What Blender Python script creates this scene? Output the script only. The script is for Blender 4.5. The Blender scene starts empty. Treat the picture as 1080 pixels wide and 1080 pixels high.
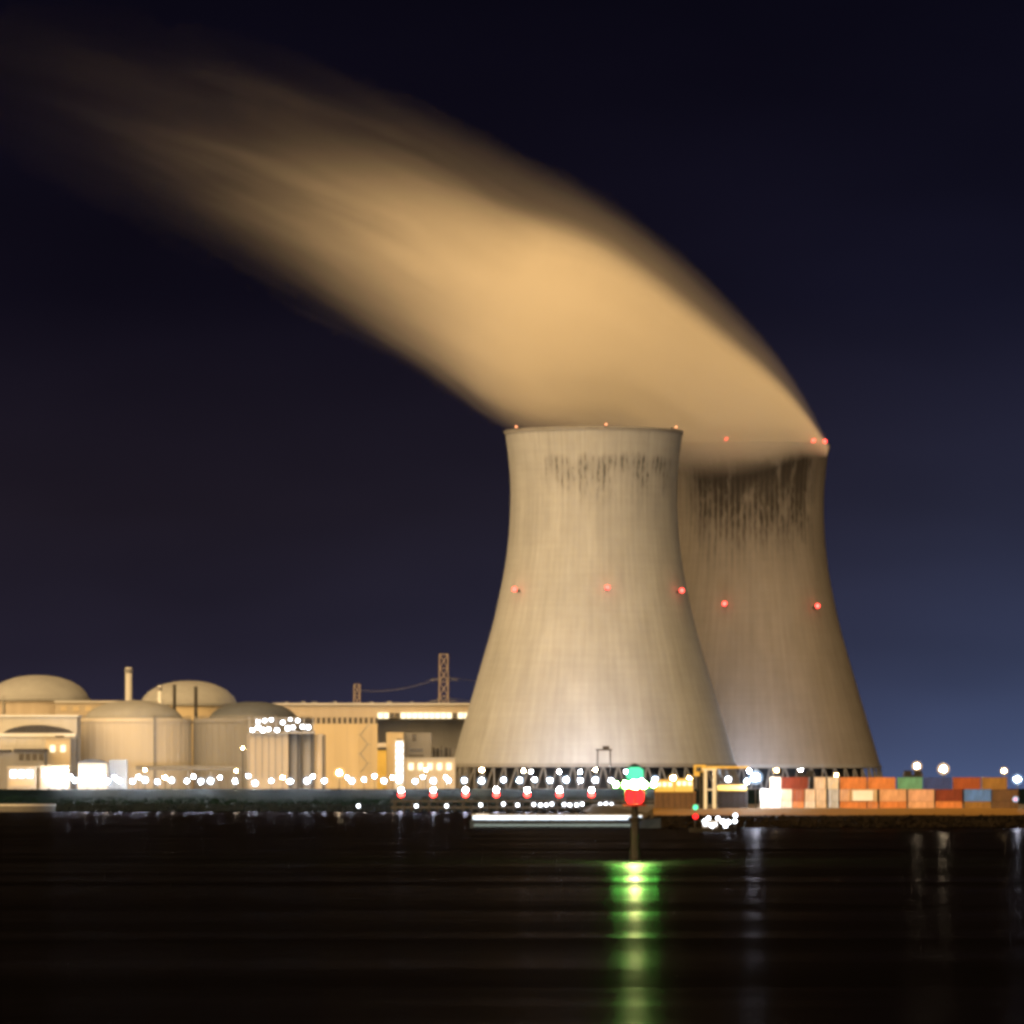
import bpy, math, random
from mathutils import Vector, Matrix
random.seed(7)
R = math.radians
scene = bpy.context.scene
col = scene.collection

# ------------------------------------------------------------------ camera, sky, light
F, H, HZ = 6723.0, 8.0, 835.0          # focal length in photo pixels, eye height, horizon row
cam_d = bpy.data.cameras.new('camera')
cam_d.sensor_width = 36.0
cam_d.lens = 36.0 * F / 1080.0
cam_d.shift_y = (HZ - 540.0) / 1080.0
cam_d.clip_start = 1.0
cam_d.clip_end = 90000.0
cam = bpy.data.objects.new('camera', cam_d)
cam.location = (0, 0, H)
cam.rotation_euler = (R(90), 0, 0)
col.objects.link(cam)
scene.camera = cam

SUN_AZ, SUN_EL = 29.0, 15.0            # warm glow of the harbour, from the left behind the camera
world = bpy.data.worlds.new('World')
scene.world = world
world.use_nodes = True


def build_world():
    nt = world.node_tree
    n, l = nt.nodes, nt.links
    n.clear()
    out = n.new('ShaderNodeOutputWorld')
    tc = n.new('ShaderNodeTexCoord')
    sep = n.new('ShaderNodeSeparateXYZ')
    l.new(tc.outputs['Generated'], sep.inputs[0])

    def m(op, a, b=None, c=None):
        q = n.new('ShaderNodeMath'); q.operation = op
        for i, v in enumerate((a, b, c)):
            if v is None: continue
            if isinstance(v, (int, float)): q.inputs[i].default_value = v
            else: l.new(v, q.inputs[i])
        return q.outputs[0]
    z = m('MAXIMUM', sep.outputs[2], 0.0)
    az = m('ARCTAN2', sep.outputs[0], sep.outputs[1])
    ramp = n.new('ShaderNodeValToRGB')
    e = ramp.color_ramp.elements
    stops = [(0.0, (.034, .032, .066)), (.16, (.0250, .0205, .039)), (.35, (.0150, .0112, .0190)),
             (.62, (.0062, .0048, .0115)), (1.0, (.0036, .0029, .0078))]
    e[0].position = stops[0][0]; e[0].color = stops[0][1] + (1,)
    e[1].position = stops[-1][0]; e[1].color = stops[-1][1] + (1,)
    for p, c in stops[1:-1]:
        q = e.new(p); q.color = c + (1,)
    l.new(m('MULTIPLY', z, 1 / .125), ramp.inputs[0])
    # dome of town light low on the right-hand horizon
    da = m('DIVIDE', m('SUBTRACT', az, .15), .105)
    lobe = m('EXPONENT', m('MULTIPLY', m('MULTIPLY', da, da), -1.0))
    low = m('EXPONENT', m('MULTIPLY', z, -1 / .019))
    mid = m('EXPONENT', m('MULTIPLY', z, -1 / .05))
    glow = n.new('ShaderNodeMix'); glow.data_type = 'RGBA'; glow.blend_type = 'ADD'; glow.inputs[0].default_value = 1.0
    g1 = n.new('ShaderNodeMix'); g1.data_type = 'RGBA'; g1.blend_type = 'MIX'
    g1.inputs[6].default_value = (0, 0, 0, 1); g1.inputs[7].default_value = (.105, .18, .35, 1)
    l.new(m('MULTIPLY', lobe, low), g1.inputs[0])
    g2 = n.new('ShaderNodeMix'); g2.data_type = 'RGBA'; g2.blend_type = 'MIX'
    g2.inputs[6].default_value = (0, 0, 0, 1); g2.inputs[7].default_value = (.009, .013, .048, 1)
    l.new(m('MULTIPLY', lobe, mid), g2.inputs[0])
    l.new(ramp.outputs[0], glow.inputs[6]); l.new(g1.outputs[2], glow.inputs[7])
    glow2 = n.new('ShaderNodeMix'); glow2.data_type = 'RGBA'; glow2.blend_type = 'ADD'; glow2.inputs[0].default_value = 1.0
    l.new(glow.outputs[2], glow2.inputs[6]); l.new(g2.outputs[2], glow2.inputs[7])
    # faint uneven thin cloud
    mp = n.new('ShaderNodeMapping'); mp.inputs['Scale'].default_value = (9, 9, 26)
    nz = n.new('ShaderNodeTexNoise'); nz.inputs['Scale'].default_value = 1.0; nz.inputs['Detail'].default_value = 3
    l.new(tc.outputs['Generated'], mp.inputs[0]); l.new(mp.outputs[0], nz.inputs['Vector'])
    vari = n.new('ShaderNodeMapRange')
    vari.inputs[1].default_value = .3; vari.inputs[2].default_value = .7
    vari.inputs[3].default_value = .30; vari.inputs[4].default_value = .47
    l.new(nz.outputs[0], vari.inputs[0])
    bg = n.new('ShaderNodeBackground')
    l.new(glow2.outputs[2], bg.inputs[0]); l.new(vari.outputs[0], bg.inputs[1])
    # last trace of dusk
    sky = n.new('ShaderNodeTexSky'); sky.sky_type = 'NISHITA'; sky.sun_disc = False
    sky.sun_elevation = R(-9); sky.sun_rotation = R(40)
    bg2 = n.new('ShaderNodeBackground'); bg2.inputs[1].default_value = .01
    l.new(sky.outputs[0], bg2.inputs[0])
    add = n.new('ShaderNodeAddShader')
    l.new(bg.outputs[0], add.inputs[0]); l.new(bg2.outputs[0], add.inputs[1])
    l.new(add.outputs[0], out.inputs[0])


build_world()
sun_d = bpy.data.lights.new('harbour_glow', 'SUN')
sun_d.energy = 4.5
sun_d.color = (1.0, .605, .24)
sun_d.angle = R(100)
sun = bpy.data.objects.new('harbour_glow', sun_d)
sd = Vector((-math.sin(R(SUN_AZ)) * math.cos(R(SUN_EL)), -math.cos(R(SUN_AZ)) * math.cos(R(SUN_EL)), math.sin(R(SUN_EL))))
sun.rotation_euler = sd.to_track_quat('Z', 'Y').to_euler()
sun.location = (-400, 400, 300)
col.objects.link(sun)

vs = scene.view_settings
vs.view_transform = 'Standard'; vs.look = 'None'; vs.exposure = 1.0; vs.gamma = 1.0; vs.use_curve_mapping = False
scene.render.engine = 'CYCLES'
cy = scene.cycles
cy.use_denoising = True
cy.use_adaptive_sampling = True
cy.adaptive_threshold = .04
cy.adaptive_min_samples = 16
cy.max_bounces = 8; cy.diffuse_bounces = 3; cy.glossy_bounces = 3; cy.volume_bounces = 3; cy.transmission_bounces = 2
cy.sample_clamp_indirect = 6.0
cy.transparent_max_bounces = 16
cy.volume_max_steps = 256
scene.render.filter_size = 3.5
cy.filter_width = 3.5


# ------------------------------------------------------------------ helpers
def X(px, d): return (px - 540.0) * d / F
def Z(py, d): return H + (HZ - py) * d / F


class MB:
    def __init__(s): s.v = []; s.f = []; s.sm = []
    def add(s, vs_, fs, smooth=False):
        b = len(s.v); s.v += [tuple(p) for p in vs_]
        for f in fs: s.f.append([b + i for i in f]); s.sm.append(smooth)
        return s
    def box(s, x0, x1, y0, y1, z0, z1):
        return s.add([(x0, y0, z0), (x1, y0, z0), (x1, y1, z0), (x0, y1, z0), (x0, y0, z1), (x1, y0, z1), (x1, y1, z1), (x0, y1, z1)],
                     [(0, 3, 2, 1), (4, 5, 6, 7), (0, 1, 5, 4), (1, 2, 6, 5), (2, 3, 7, 6), (3, 0, 4, 7)])
    def lathe(s, prof, n=48, c=(0, 0), smooth=True, cap0=False, cap1=False, a0=0.0, a1=None):
        full = a1 is None
        if full: a1 = 2 * math.pi
        cols_ = n if full else n + 1
        vs_ = []
        for (r, z) in prof:
            for k in range(cols_):
                a = a0 + (a1 - a0) * k / n
                vs_.append((c[0] + r * math.cos(a), c[1] + r * math.sin(a), z))
        fs = []
        for i in range(len(prof) - 1):
            for k in range(n):
                k2 = (k + 1) % cols_
                fs.append((i * cols_ + k, i * cols_ + k2, (i + 1) * cols_ + k2, (i + 1) * cols_ + k))
        s.add(vs_, fs, smooth)
        if cap0: s.add(vs_[:cols_], [tuple(reversed(range(cols_)))])
        if cap1: s.add(vs_[-cols_:], [tuple(range(cols_))])
        return s
    def tube(s, p, q, r0, r1=None, n=6):
        r1 = r0 if r1 is None else r1
        p, q = Vector(p), Vector(q)
        d = (q - p).normalized()
        u = d.orthogonal().normalized(); w = d.cross(u)
        ring = lambda c, r: [c + u * (r * math.cos(2 * math.pi * k / n)) + w * (r * math.sin(2 * math.pi * k / n)) for k in range(n)]
        s.add(ring(p, r0) + ring(q, r1), [(k, (k + 1) % n, n + (k + 1) % n, n + k) for k in range(n)] + [tuple(reversed(range(n))), tuple(range(n, 2 * n))], False)
        return s
    def sphere(s, c, r, n=10, m_=6, sz=1.0):
        prof = [(max(1e-4, r * math.sin(math.pi * i / m_)), c[2] - sz * r * math.cos(math.pi * i / m_)) for i in range(m_ + 1)]
        return s.lathe(prof, n, (c[0], c[1]))
    def prism(s, pts, y0, y1):
        """polygon in (x,z), seen from the front, extruded in depth"""
        n = len(pts)
        return s.add([(x, y0, z) for x, z in pts] + [(x, y1, z) for x, z in pts],
                     [tuple(range(n)), tuple(reversed(range(n, 2 * n)))] + [(i, n + i, n + (i + 1) % n, (i + 1) % n) for i in range(n)])
    def mesh(s, name):
        me = bpy.data.meshes.new(name)
        me.from_pydata(s.v, [], s.f)
        me.polygons.foreach_set('use_smooth', s.sm)
        me.update()
        return me


def put(name, mesh, m, parent=None, loc=(0, 0, 0), rz=0.0):
    if isinstance(mesh, MB): mesh = mesh.mesh(name)
    o = bpy.data.objects.new(name, mesh)
    if m is not None and not mesh.materials: mesh.materials.append(m)
    o.location = loc; o.rotation_euler.z = rz
    o.parent = parent
    col.objects.link(o)
    return o


def thing(name, label, cat, loc=(0, 0, 0), group=None, rz=0.0):
    o = bpy.data.objects.new(name, None)
    o.empty_display_size = 1.0
    o.location = loc; o.rotation_euler.z = rz
    col.objects.link(o)
    o['label'] = label; o['category'] = cat
    if group: o['group'] = group
    return o


def struct(name, mb, m, label=None):
    o = put(name, mb, m)
    o['kind'] = 'structure'
    if label: o['label'] = label
    return o


ORD = ['', 'first', 'second', 'third', 'fourth', 'fifth', 'sixth', 'seventh', 'eighth', 'ninth', 'tenth', 'eleventh', 'twelfth',
       'thirteenth', 'fourteenth', 'fifteenth', 'sixteenth', 'seventeenth', 'eighteenth', 'nineteenth', 'twentieth']
for t in ('twenty', 'thirty', 'forty'):
    if t != 'twenty': ORD.append(t[:-1] + 'ieth')
    for u in ORD[1:10]: ORD.append(t + '-' + u)


# ------------------------------------------------------------------ materials
def mat(name, c, rough=.7, var=.18, scale=.3, metal=0.0, bump=.0, spec=.35, stretch=(1, 1, 1)):
    m = bpy.data.materials.new(name); m.use_nodes = True
    nt = m.node_tree; n = nt.nodes; l = nt.links
    b = n['Principled BSDF']
    b.inputs['Roughness'].default_value = rough; b.inputs['Metallic'].default_value = metal
    b.inputs['Specular IOR Level'].default_value = spec
    tc = n.new('ShaderNodeTexCoord'); mp = n.new('ShaderNodeMapping'); mp.inputs['Scale'].default_value = stretch
    nz = n.new('ShaderNodeTexNoise'); nz.inputs['Scale'].default_value = scale; nz.inputs['Detail'].default_value = 5
    nz.inputs['Roughness'].default_value = .65
    l.new(tc.outputs['Object'], mp.inputs[0]); l.new(mp.outputs[0], nz.inputs['Vector'])
    mr = n.new('ShaderNodeMapRange')
    mr.inputs[1].default_value = .25; mr.inputs[2].default_value = .75
    mr.inputs[3].default_value = 1 - var; mr.inputs[4].default_value = 1 + var
    l.new(nz.outputs[0], mr.inputs[0])
    mx = n.new('ShaderNodeMix'); mx.data_type = 'RGBA'; mx.blend_type = 'MULTIPLY'; mx.inputs[0].default_value = 1
    mx.inputs[6].default_value = c + (1,)
    l.new(mr.outputs[0], mx.inputs[7]); l.new(mx.outputs[2], b.inputs['Base Color'])
    if bump:
        bp = n.new('ShaderNodeBump'); bp.inputs['Distance'].default_value = bump
        l.new(nz.outputs[0], bp.inputs['Height']); l.new(bp.outputs[0], b.inputs['Normal'])
    return m


def glow(name, c, s):
    m = bpy.data.materials.new(name); m.use_nodes = True
    nt = m.node_tree; n = nt.nodes; l = nt.links
    n.clear()
    o = n.new('ShaderNodeOutputMaterial'); e = n.new('ShaderNodeEmission')
    e.inputs[0].default_value = c + (1,); e.inputs[1].default_value = s
    l.new(e.outputs[0], o.inputs[0])
    m.cycles.emission_sampling = 'FRONT'
    return m


STREAK = (1, 1, .12)
M = dict(
    cream=mat('cream_render', (.58, .57, .555), .8, .10, .12, stretch=STREAK),
    tan=mat('tan_render', (.41, .38, .34), .8, .12, .15, stretch=STREAK),
    ochre=mat('ochre_cladding', (.52, .46, .34), .7, .10, .12, stretch=STREAK),
    yellow=mat('yellow_cladding', (.66, .50, .13), .6, .12, .3),
    grey=mat('grey_concrete', (.21, .225, .26), .85, .15, .15, stretch=STREAK),
    pale=mat('pale_panel', (.50, .53, .58), .6, .08, .2, stretch=STREAK),
    dome=mat('dome_concrete', (.30, .325, .365), .8, .14, .1),
    darkroof=mat('dark_roofing', (.045, .05, .065), .7, .2, .2),
    navyroof=mat('slate_metal_roof', (.10, .12, .16), .6, .15, .2),
    white=mat('white_paint', (.70, .76, .84), .5, .06, .5),
    window=mat('dark_window_glass', (.02, .022, .03), .15, .1, .5, spec=.5),
    steel=mat('galvanised_steel', (.30, .31, .33), .45, .15, .8, metal=.6),
    darksteel=mat('dark_steel', (.035, .037, .045), .6, .25, .5),
    black=mat('black_paint', (.003, .003, .0032), .6, .2, 1.0),
    column=mat('column_concrete', (.14, .15, .17), .85, .15, .3),
    fill=mat('tower_fill_packing', (.02, .025, .035), .9, .2, .3),
    wet=mat('wet_basin_concrete', (.09, .09, .095), .6, .2, .2),
    green_cabin=mat('green_paint', (.06, .2, .12), .6, .15, .5),
    red=mat('red_paint', (.40, .02, .015), .5, .1, .6),
)
for k_, c_, s_ in (('lamp_white', (.84, .92, 1.0), 260.0), ('lamp_big', (.92, .96, 1.0), 520.0), ('lamp_warm', (1.0, .66, .27), 130.0), ('lamp_warm_big', (1.0, .78, .44), 440.0),
                   ('lamp_pale', (1.0, .86, .60), 240.0), ('added_lamp_yard', (.90, .95, 1.0), 480.0), ('added_lamp_yard_warm', (1.0, .76, .42), 520.0), ('lamp_deck', (.86, .93, 1.0), 14.0), ('lamp_small', (.86, .92, 1.0), 9.0), ('lamp_red', (1.0, .045, .035), 6.0), ('lamp_rim', (1.0, .35, .15), 1.6), ('lamp_red_big', (1.0, .02, .02), 1.6),
                   ('lamp_green', (.08, .75, .30), 1.5), ('lamp_green_big', (.10, .75, .36), .9), ('lamp_sector', (.90, 1.0, .28), 2900.0), ('added_sector_side', (.22, 1.0, .10), 1150.0), ('added_sector_edge', (.14, 1.0, .09), 600.0), ('lit_window', (1.0, .82, .50), 1.15),
                   ('lit_white', (.9, .95, 1.0), 2.6), ('trail_white', (.74, .87, 1.0), 1.3), ('flood', (.95, .96, 1.0), 3000.0), ('flood_warm', (1.0, .74, .38), 500.0)):
    M[k_] = glow(k_, c_, s_)


def halo_shell_mat(name, c, s):  # see-through shell with a faint painted glow, a halo round the bulb
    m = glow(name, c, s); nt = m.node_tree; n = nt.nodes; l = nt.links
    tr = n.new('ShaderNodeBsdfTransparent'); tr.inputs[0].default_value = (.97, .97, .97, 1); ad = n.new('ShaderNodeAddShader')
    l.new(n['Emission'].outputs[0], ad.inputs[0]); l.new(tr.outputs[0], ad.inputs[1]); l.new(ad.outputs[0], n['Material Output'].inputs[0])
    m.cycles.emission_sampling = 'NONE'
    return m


M['halo_cool'] = halo_shell_mat('halo_shell_cool', (.50, .72, 1.0), .24)
M['halo_warm'] = halo_shell_mat('halo_shell_warm', (1.0, .62, .25), .26)


class NT:
    """small shader-maths writer"""
    def __init__(s, m): s.nt = m.node_tree; s.n = s.nt.nodes; s.l = s.nt.links
    def m(s, op, a, b=None, c=None, clamp=False):
        q = s.n.new('ShaderNodeMath'); q.operation = op; q.use_clamp = clamp
        for i, v in enumerate((a, b, c)):
            if v is None: continue
            if isinstance(v, (int, float)): q.inputs[i].default_value = v
            else: s.l.new(v, q.inputs[i])
        return q.outputs[0]
    def ss(s, v, a, b, lo=0.0, hi=1.0):
        q = s.n.new('ShaderNodeMapRange'); q.interpolation_type = 'SMOOTHSTEP'
        q.inputs[1].default_value = a; q.inputs[2].default_value = b; q.inputs[3].default_value = lo; q.inputs[4].default_value = hi
        s.l.new(v, q.inputs[0]); return q.outputs[0]
    def xyz(s, x, y, z):
        q = s.n.new('ShaderNodeCombineXYZ')
        for i, v in enumerate((x, y, z)):
            if isinstance(v, (int, float)): q.inputs[i].default_value = v
            else: s.l.new(v, q.inputs[i])
        return q.outputs[0]
    def noise(s, vec, scale, detail=3, rough=.5, dist=0.0):
        q = s.n.new('ShaderNodeTexNoise'); q.inputs['Scale'].default_value = scale; q.inputs['Detail'].default_value = detail
        q.inputs['Roughness'].default_value = rough; q.inputs['Distortion'].default_value = dist
        s.l.new(vec, q.inputs['Vector']); return q.outputs[0]
    def curve(s, v, pts):
        q = s.n.new('ShaderNodeFloatCurve'); c = q.mapping.curves[0]
        pts = sorted(pts)
        c.points[0].location = pts[0]; c.points[1].location = pts[-1]
        for p in pts[1:-1]: c.points.new(*p)
        q.mapping.update()
        s.l.new(v, q.inputs['Value']); return q.outputs[0]
    def mixc(s, f, a, b, mode='MIX'):
        q = s.n.new('ShaderNodeMix'); q.data_type = 'RGBA'; q.blend_type = mode
        for i, v in ((0, f), (6, a), (7, b)):
            if isinstance(v, (int, float)): q.inputs[i].default_value = v
            elif isinstance(v, tuple): q.inputs[i].default_value = v + (1,)
            else: s.l.new(v, q.inputs[i])
        return q.outputs[2]


RIBS = 88


def shell_material(name, stain, z_top, z_len, a_mid, a_half, seed, heavy, concrete):
    m = bpy.data.materials.new(name); m.use_nodes = True
    k = NT(m); b = k.n['Principled BSDF']; b.inputs['Roughness'].default_value = .85; b.inputs['Specular IOR Level'].default_value = .25
    tc = k.n.new('ShaderNodeTexCoord'); sp = k.n.new('ShaderNodeSeparateXYZ'); k.l.new(tc.outputs['Object'], sp.inputs[0])
    x, y, z = sp.outputs
    ang = k.m('ARCTAN2', x, k.m('MULTIPLY', y, -1.0))        # 0 faces the river
    # broad mottling and lift rings
    v1 = k.noise(k.xyz(k.m('MULTIPLY', ang, 12.0), seed, k.m('MULTIPLY', z, .045)), 1.0, 5, .6)
    v2 = k.noise(k.xyz(k.m('MULTIPLY', ang, 1.5), seed + 9, k.m('MULTIPLY', z, .42)), 1.0, 2, .5)
    v3 = k.noise(k.xyz(k.m('MULTIPLY', ang, 60.0), seed + 4, k.m('MULTIPLY', z, .02)), 1.0, 3, .6)
    lift = k.m('FRACT', k.m('DIVIDE', z, 3.1))
    joint = k.ss(lift, .0, .16, .985, 1.0)
    rib = k.m('FRACT', k.m('MULTIPLY', ang, RIBS / (2 * math.pi)))
    ribd = k.m('ABSOLUTE', k.m('SUBTRACT', rib, .5))        # 0 between ribs, .5 on a rib
    ribshade = k.ss(ribd, .12, .42, .972, 1.01)
    tone = k.m('MULTIPLY', k.m('MULTIPLY', k.ss(v1, .25, .75, .92, 1.06), k.ss(v2, .3, .7, .975, 1.02)), k.m('MULTIPLY', k.m('MULTIPLY', joint, ribshade), k.ss(v3, .3, .75, .955, 1.03)))
    v4 = k.noise(k.xyz(k.m('MULTIPLY', ang, 2.6), seed + 50, k.m('MULTIPLY', z, .018)), 1.0, 4, .6)
    v5 = k.noise(k.xyz(k.m('MULTIPLY', ang, 22.0), seed + 60, k.m('MULTIPLY', z, .012)), 1.0, 3, .6)
    runoff = k.m('MULTIPLY_ADD', k.m('MULTIPLY', k.ss(v5, .52, .72), k.ss(z, 85.0, 172.0)), -.20, 1.0)
    tone = k.m('MULTIPLY', k.m('MULTIPLY', tone, k.ss(v4, .25, .75, .87, 1.10)), runoff)
    # soot and algae running down from below the rim
    edge = k.noise(k.xyz(k.m('MULTIPLY', ang, 16.0), seed + 20, 0.0), 1.0, 4, .7)
    zt = k.m('DIVIDE', k.m('SUBTRACT', z_top, z), z_len)                 # 0 at the top of the band, 1 at its foot
    run = k.m('DIVIDE', zt, k.m('ADD', k.m('MULTIPLY', edge, 1.7), .25 if heavy else .1))
    tail = k.ss(run, .2, 1.25, 1.0, 0.0)
    side = k.ss(k.m('ABSOLUTE', k.m('SUBTRACT', ang, a_mid)), a_half * .55, a_half, 1.0, 0.0)
    grain = k.noise(k.xyz(k.m('MULTIPLY', ang, 70.0), seed + 30, k.m('MULTIPLY', z, .16)), 1.0, 3, .7)
    patch = k.noise(k.xyz(k.m('MULTIPLY', ang, 6.0), seed + 41, k.m('MULTIPLY', z, .05)), 1.0, 3, .6)
    top = k.ss(k.m('ADD', zt, k.m('MULTIPLY', k.m('SUBTRACT', patch, .5), .5)), -.12, .12)
    between = k.ss(ribd, .15, .42, 1.0, .5 if heavy else .3)
    st = k.m('MULTIPLY', k.m('MULTIPLY', top, tail), k.m('MULTIPLY', side, k.m('MULTIPLY', k.ss(grain, .30 if heavy else .38, .56 if heavy else .60), between)))
    st = k.m('MULTIPLY', st, k.ss(patch, .34 if heavy else .40, .56 if heavy else .6, .30 if heavy else .15, 1.0))
    smudge = k.m('MULTIPLY', k.m('MULTIPLY', k.m('MULTIPLY', top, k.ss(run, .1, 1.0, 1.0, 0.0)), side), k.ss(patch, .28, .52, .25, 1.0))
    smudge = k.m('MULTIPLY', smudge, .86 if heavy else .20)
    st = k.m('MINIMUM', k.m('MAXIMUM', k.m('MULTIPLY', st, stain), smudge), .9)
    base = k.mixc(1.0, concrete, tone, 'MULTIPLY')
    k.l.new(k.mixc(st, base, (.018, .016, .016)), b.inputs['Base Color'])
    bp = k.n.new('ShaderNodeBump'); bp.inputs['Distance'].default_value = .08; bp.inputs['Strength'].default_value = .2
    k.l.new(joint, bp.inputs['Height']); k.l.new(bp.outputs[0], b.inputs['Normal'])
    return m


# ------------------------------------------------------------------ water, ground, banks
def water_material():
    m = bpy.data.materials.new('river_water'); m.use_nodes = True
    k = NT(m); k.n.clear()
    out = k.n.new('ShaderNodeOutputMaterial')
    df = k.n.new('ShaderNodeBsdfDiffuse'); df.inputs[0].default_value = (.0012, .001, .0011, 1)
    gl = k.n.new('ShaderNodeBsdfGlossy')
    tc = k.n.new('ShaderNodeTexCoord'); sp = k.n.new('ShaderNodeSeparateXYZ'); k.l.new(tc.outputs['Object'], sp.inputs[0])
    x, y, z = sp.outputs
    lanes = k.noise(k.xyz(k.m('MULTIPLY', x, .005), k.m('MULTIPLY', y, .028), 0.0), 1.0, 4, .55, .5)
    k.l.new(k.ss(lanes, .3, .7, .19, .27), gl.inputs['Roughness'])
    amt = k.ss(lanes, .28, .68, .070, .014)
    k.l.new(k.mixc(1.0, (.95, .92, 1.06), amt, 'MULTIPLY'), gl.inputs['Color'])
    w1 = k.noise(k.xyz(k.m('MULTIPLY', x, .30), k.m('MULTIPLY', y, .22), 0.0), 1.0, 3, .55)
    w2 = k.noise(k.xyz(k.m('MULTIPLY', x, .010), k.m('MULTIPLY', y, .035), 4.0), 1.0, 2, .5)
    hgt = k.m('ADD', k.m('MULTIPLY', w1, .10), k.m('MULTIPLY', w2, .35))
    bp = k.n.new('ShaderNodeBump'); bp.inputs['Distance'].default_value = 1.0; bp.inputs['Strength'].default_value = .15
    k.l.new(hgt, bp.inputs['Height']); k.l.new(bp.outputs[0], gl.inputs['Normal'])
    ad = k.n.new('ShaderNodeAddShader')
    k.l.new(df.outputs[0], ad.inputs[0]); k.l.new(gl.outputs[0], ad.inputs[1]); k.l.new(ad.outputs[0], out.inputs[0])
    return m


wm = MB(); wm.add([(-5000, -400, 0), (5000, -400, 0), (5000, 3000, 0), (-5000, 3000, 0)], [(0, 1, 2, 3)])
struct('river_water', wm, water_material(), 'dark smooth river in the foreground')
GZ = 7.0
gm = MB(); gm.add([(-5000, 2606, GZ), (5000, 2606, GZ), (5000, 7000, GZ), (-5000, 7000, GZ)], [(0, 1, 2, 3)])
struct('ground', gm, mat('yard_asphalt', (.055, .055, .056), .9, .25, .05), 'flat dark ground of the power station site')

dk = MB()
prof = [(2540, -2), (2561, .0), (2572, 2.6), (2576, 2.7), (2594, 8.7), (2600, 9.1), (2606, 9.0), (2612, 6.9)]
xs = [-1500 + i * 25 for i in range(121)]
random.seed(3)
vv = []
for i, xx in enumerate(xs):
    for j, (yy, zz) in enumerate(prof):
        vv.append((xx, yy + random.uniform(-.8, .8), zz + (random.uniform(-.18, .18) if 1 < j < 7 else 0)))
n_ = len(prof)
dk.add(vv, [(i * n_ + j, (i + 1) * n_ + j, (i + 1) * n_ + j + 1, i * n_ + j + 1) for i in range(len(xs) - 1) for j in range(n_ - 1)], True)
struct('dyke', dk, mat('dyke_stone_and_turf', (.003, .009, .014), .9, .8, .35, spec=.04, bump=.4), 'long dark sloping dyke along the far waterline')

BX0 = X(690, 1422)
bank_prof = [(1405, -1.5), (1415, 0), (1428, 2.7), (1429, 2.75), (1436, 4.25), (1439, 4.2), (1443, 3.06), (2575, 3.02)]


def strip(name, j0, j1, m, label):
    q = MB(); xs_ = [BX0 + i * 6 for i in range(80)]; vv_ = []
    random.seed(11)
    jit = [[(random.uniform(-.5, .5), random.uniform(-.12, .12)) for _ in bank_prof] for _ in xs_]
    for i, xx in enumerate(xs_):
        for j in range(j0, j1 + 1):
            yy, zz = bank_prof[j]
            vv_.append((xx, yy + jit[i][j][0], zz + jit[i][j][1] * (1 if 1 < j < 6 else 0)))
    w = j1 - j0 + 1
    q.add(vv_, [(i * w + j, (i + 1) * w + j, (i + 1) * w + j + 1, i * w + j + 1) for i in range(len(xs_) - 1) for j in range(w - 1)], True)
    if j0 == 3:   # the upstream end of the bank
        pass
    return struct(name, q, m, label)


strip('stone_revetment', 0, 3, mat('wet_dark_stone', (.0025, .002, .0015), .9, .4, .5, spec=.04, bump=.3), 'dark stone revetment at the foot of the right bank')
strip('sand_bank', 3, 6, mat('ochre_sand', (.19, .105, .022), .95, .35, .25, stretch=(.1, 1, 1)), 'ochre sand bank in front of the containers')
strip('container_yard', 6, 7, mat('yard_concrete', (.10, .095, .09), .9, .25, .1), 'paved yard under the containers')
endcap = MB()
pts = [(yy, zz) for yy, zz in bank_prof]
endcap.add([(BX0 + .05, yy, zz) for yy, zz in pts] + [(BX0 - 5.5 * max(0.0, zz) / 4 - .4, yy, -1.0) for yy, zz in pts],
           [(i, i + 1, len(pts) + i + 1, len(pts) + i) for i in range(len(pts) - 1)])
struct('bank_end_slope', endcap, mat('wet_stone_end', (.03, .026, .02), .9, .4, .4), 'stone end slope of the right bank')

# ------------------------------------------------------------------ cooling towers
T_PROF = [(21.3, 71.2), (34, 67.6), (41.5, 65.4), (52, 62.2), (63.5, 58.8), (75, 55.5), (85.5, 52.4), (96, 49.6), (107.5, 47.1), (118, 45.0),
          (130, 43.2), (141, 42.2), (152, 41.75), (160, 41.7), (167, 41.95), (175, 42.7), (182, 43.6), (187.5, 44.4)]


def r_at(z):
    for (z0, r0), (z1, r1) in zip(T_PROF, T_PROF[1:]):
        if z0 <= z <= z1: return r0 + (r1 - r0) * (z - z0) / (z1 - z0)
    return T_PROF[-1][1]


def smooth_prof(n):
    zs = [21.3 + (187.5 - 21.3) * i / n for i in range(n + 1)]
    out = []
    for z in zs:
        acc = sum(r_at(min(187.5, max(21.3, z + d))) for d in (-6, -3, 0, 3, 6)) / 5
        if z < 27.5 or z > 181.5: acc = r_at(z)
        out.append((z, acc))
    return out


SP = smooth_prof(60)


def shell_mesh():
    q = MB(); n = RIBS * 4
    vs_ = []
    for z, r in SP:
        for k in range(n):
            a = 2 * math.pi * (k + .0) / n
            # ang = 0 faces -y; ribs where frac = 0
            rr = r + (.07 if k % 4 == 0 else (.0))
            vs_.append((rr * math.sin(a), -rr * math.cos(a), z - GZ))
    q.add(vs_, [(i * n + k, i * n + (k + 1) % n, (i + 1) * n + (k + 1) % n, (i + 1) * n + k) for i in range(len(SP) - 1) for k in range(n)], True)
    q.lathe([(r - 1.0, z - GZ) for z, r in reversed(SP)], 96)
    q.lathe([(SP[0][1] - 1.0, SP[0][0] - GZ), (SP[0][1] + .1, SP[0][0] - GZ)], 96, smooth=False)
    return q


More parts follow.
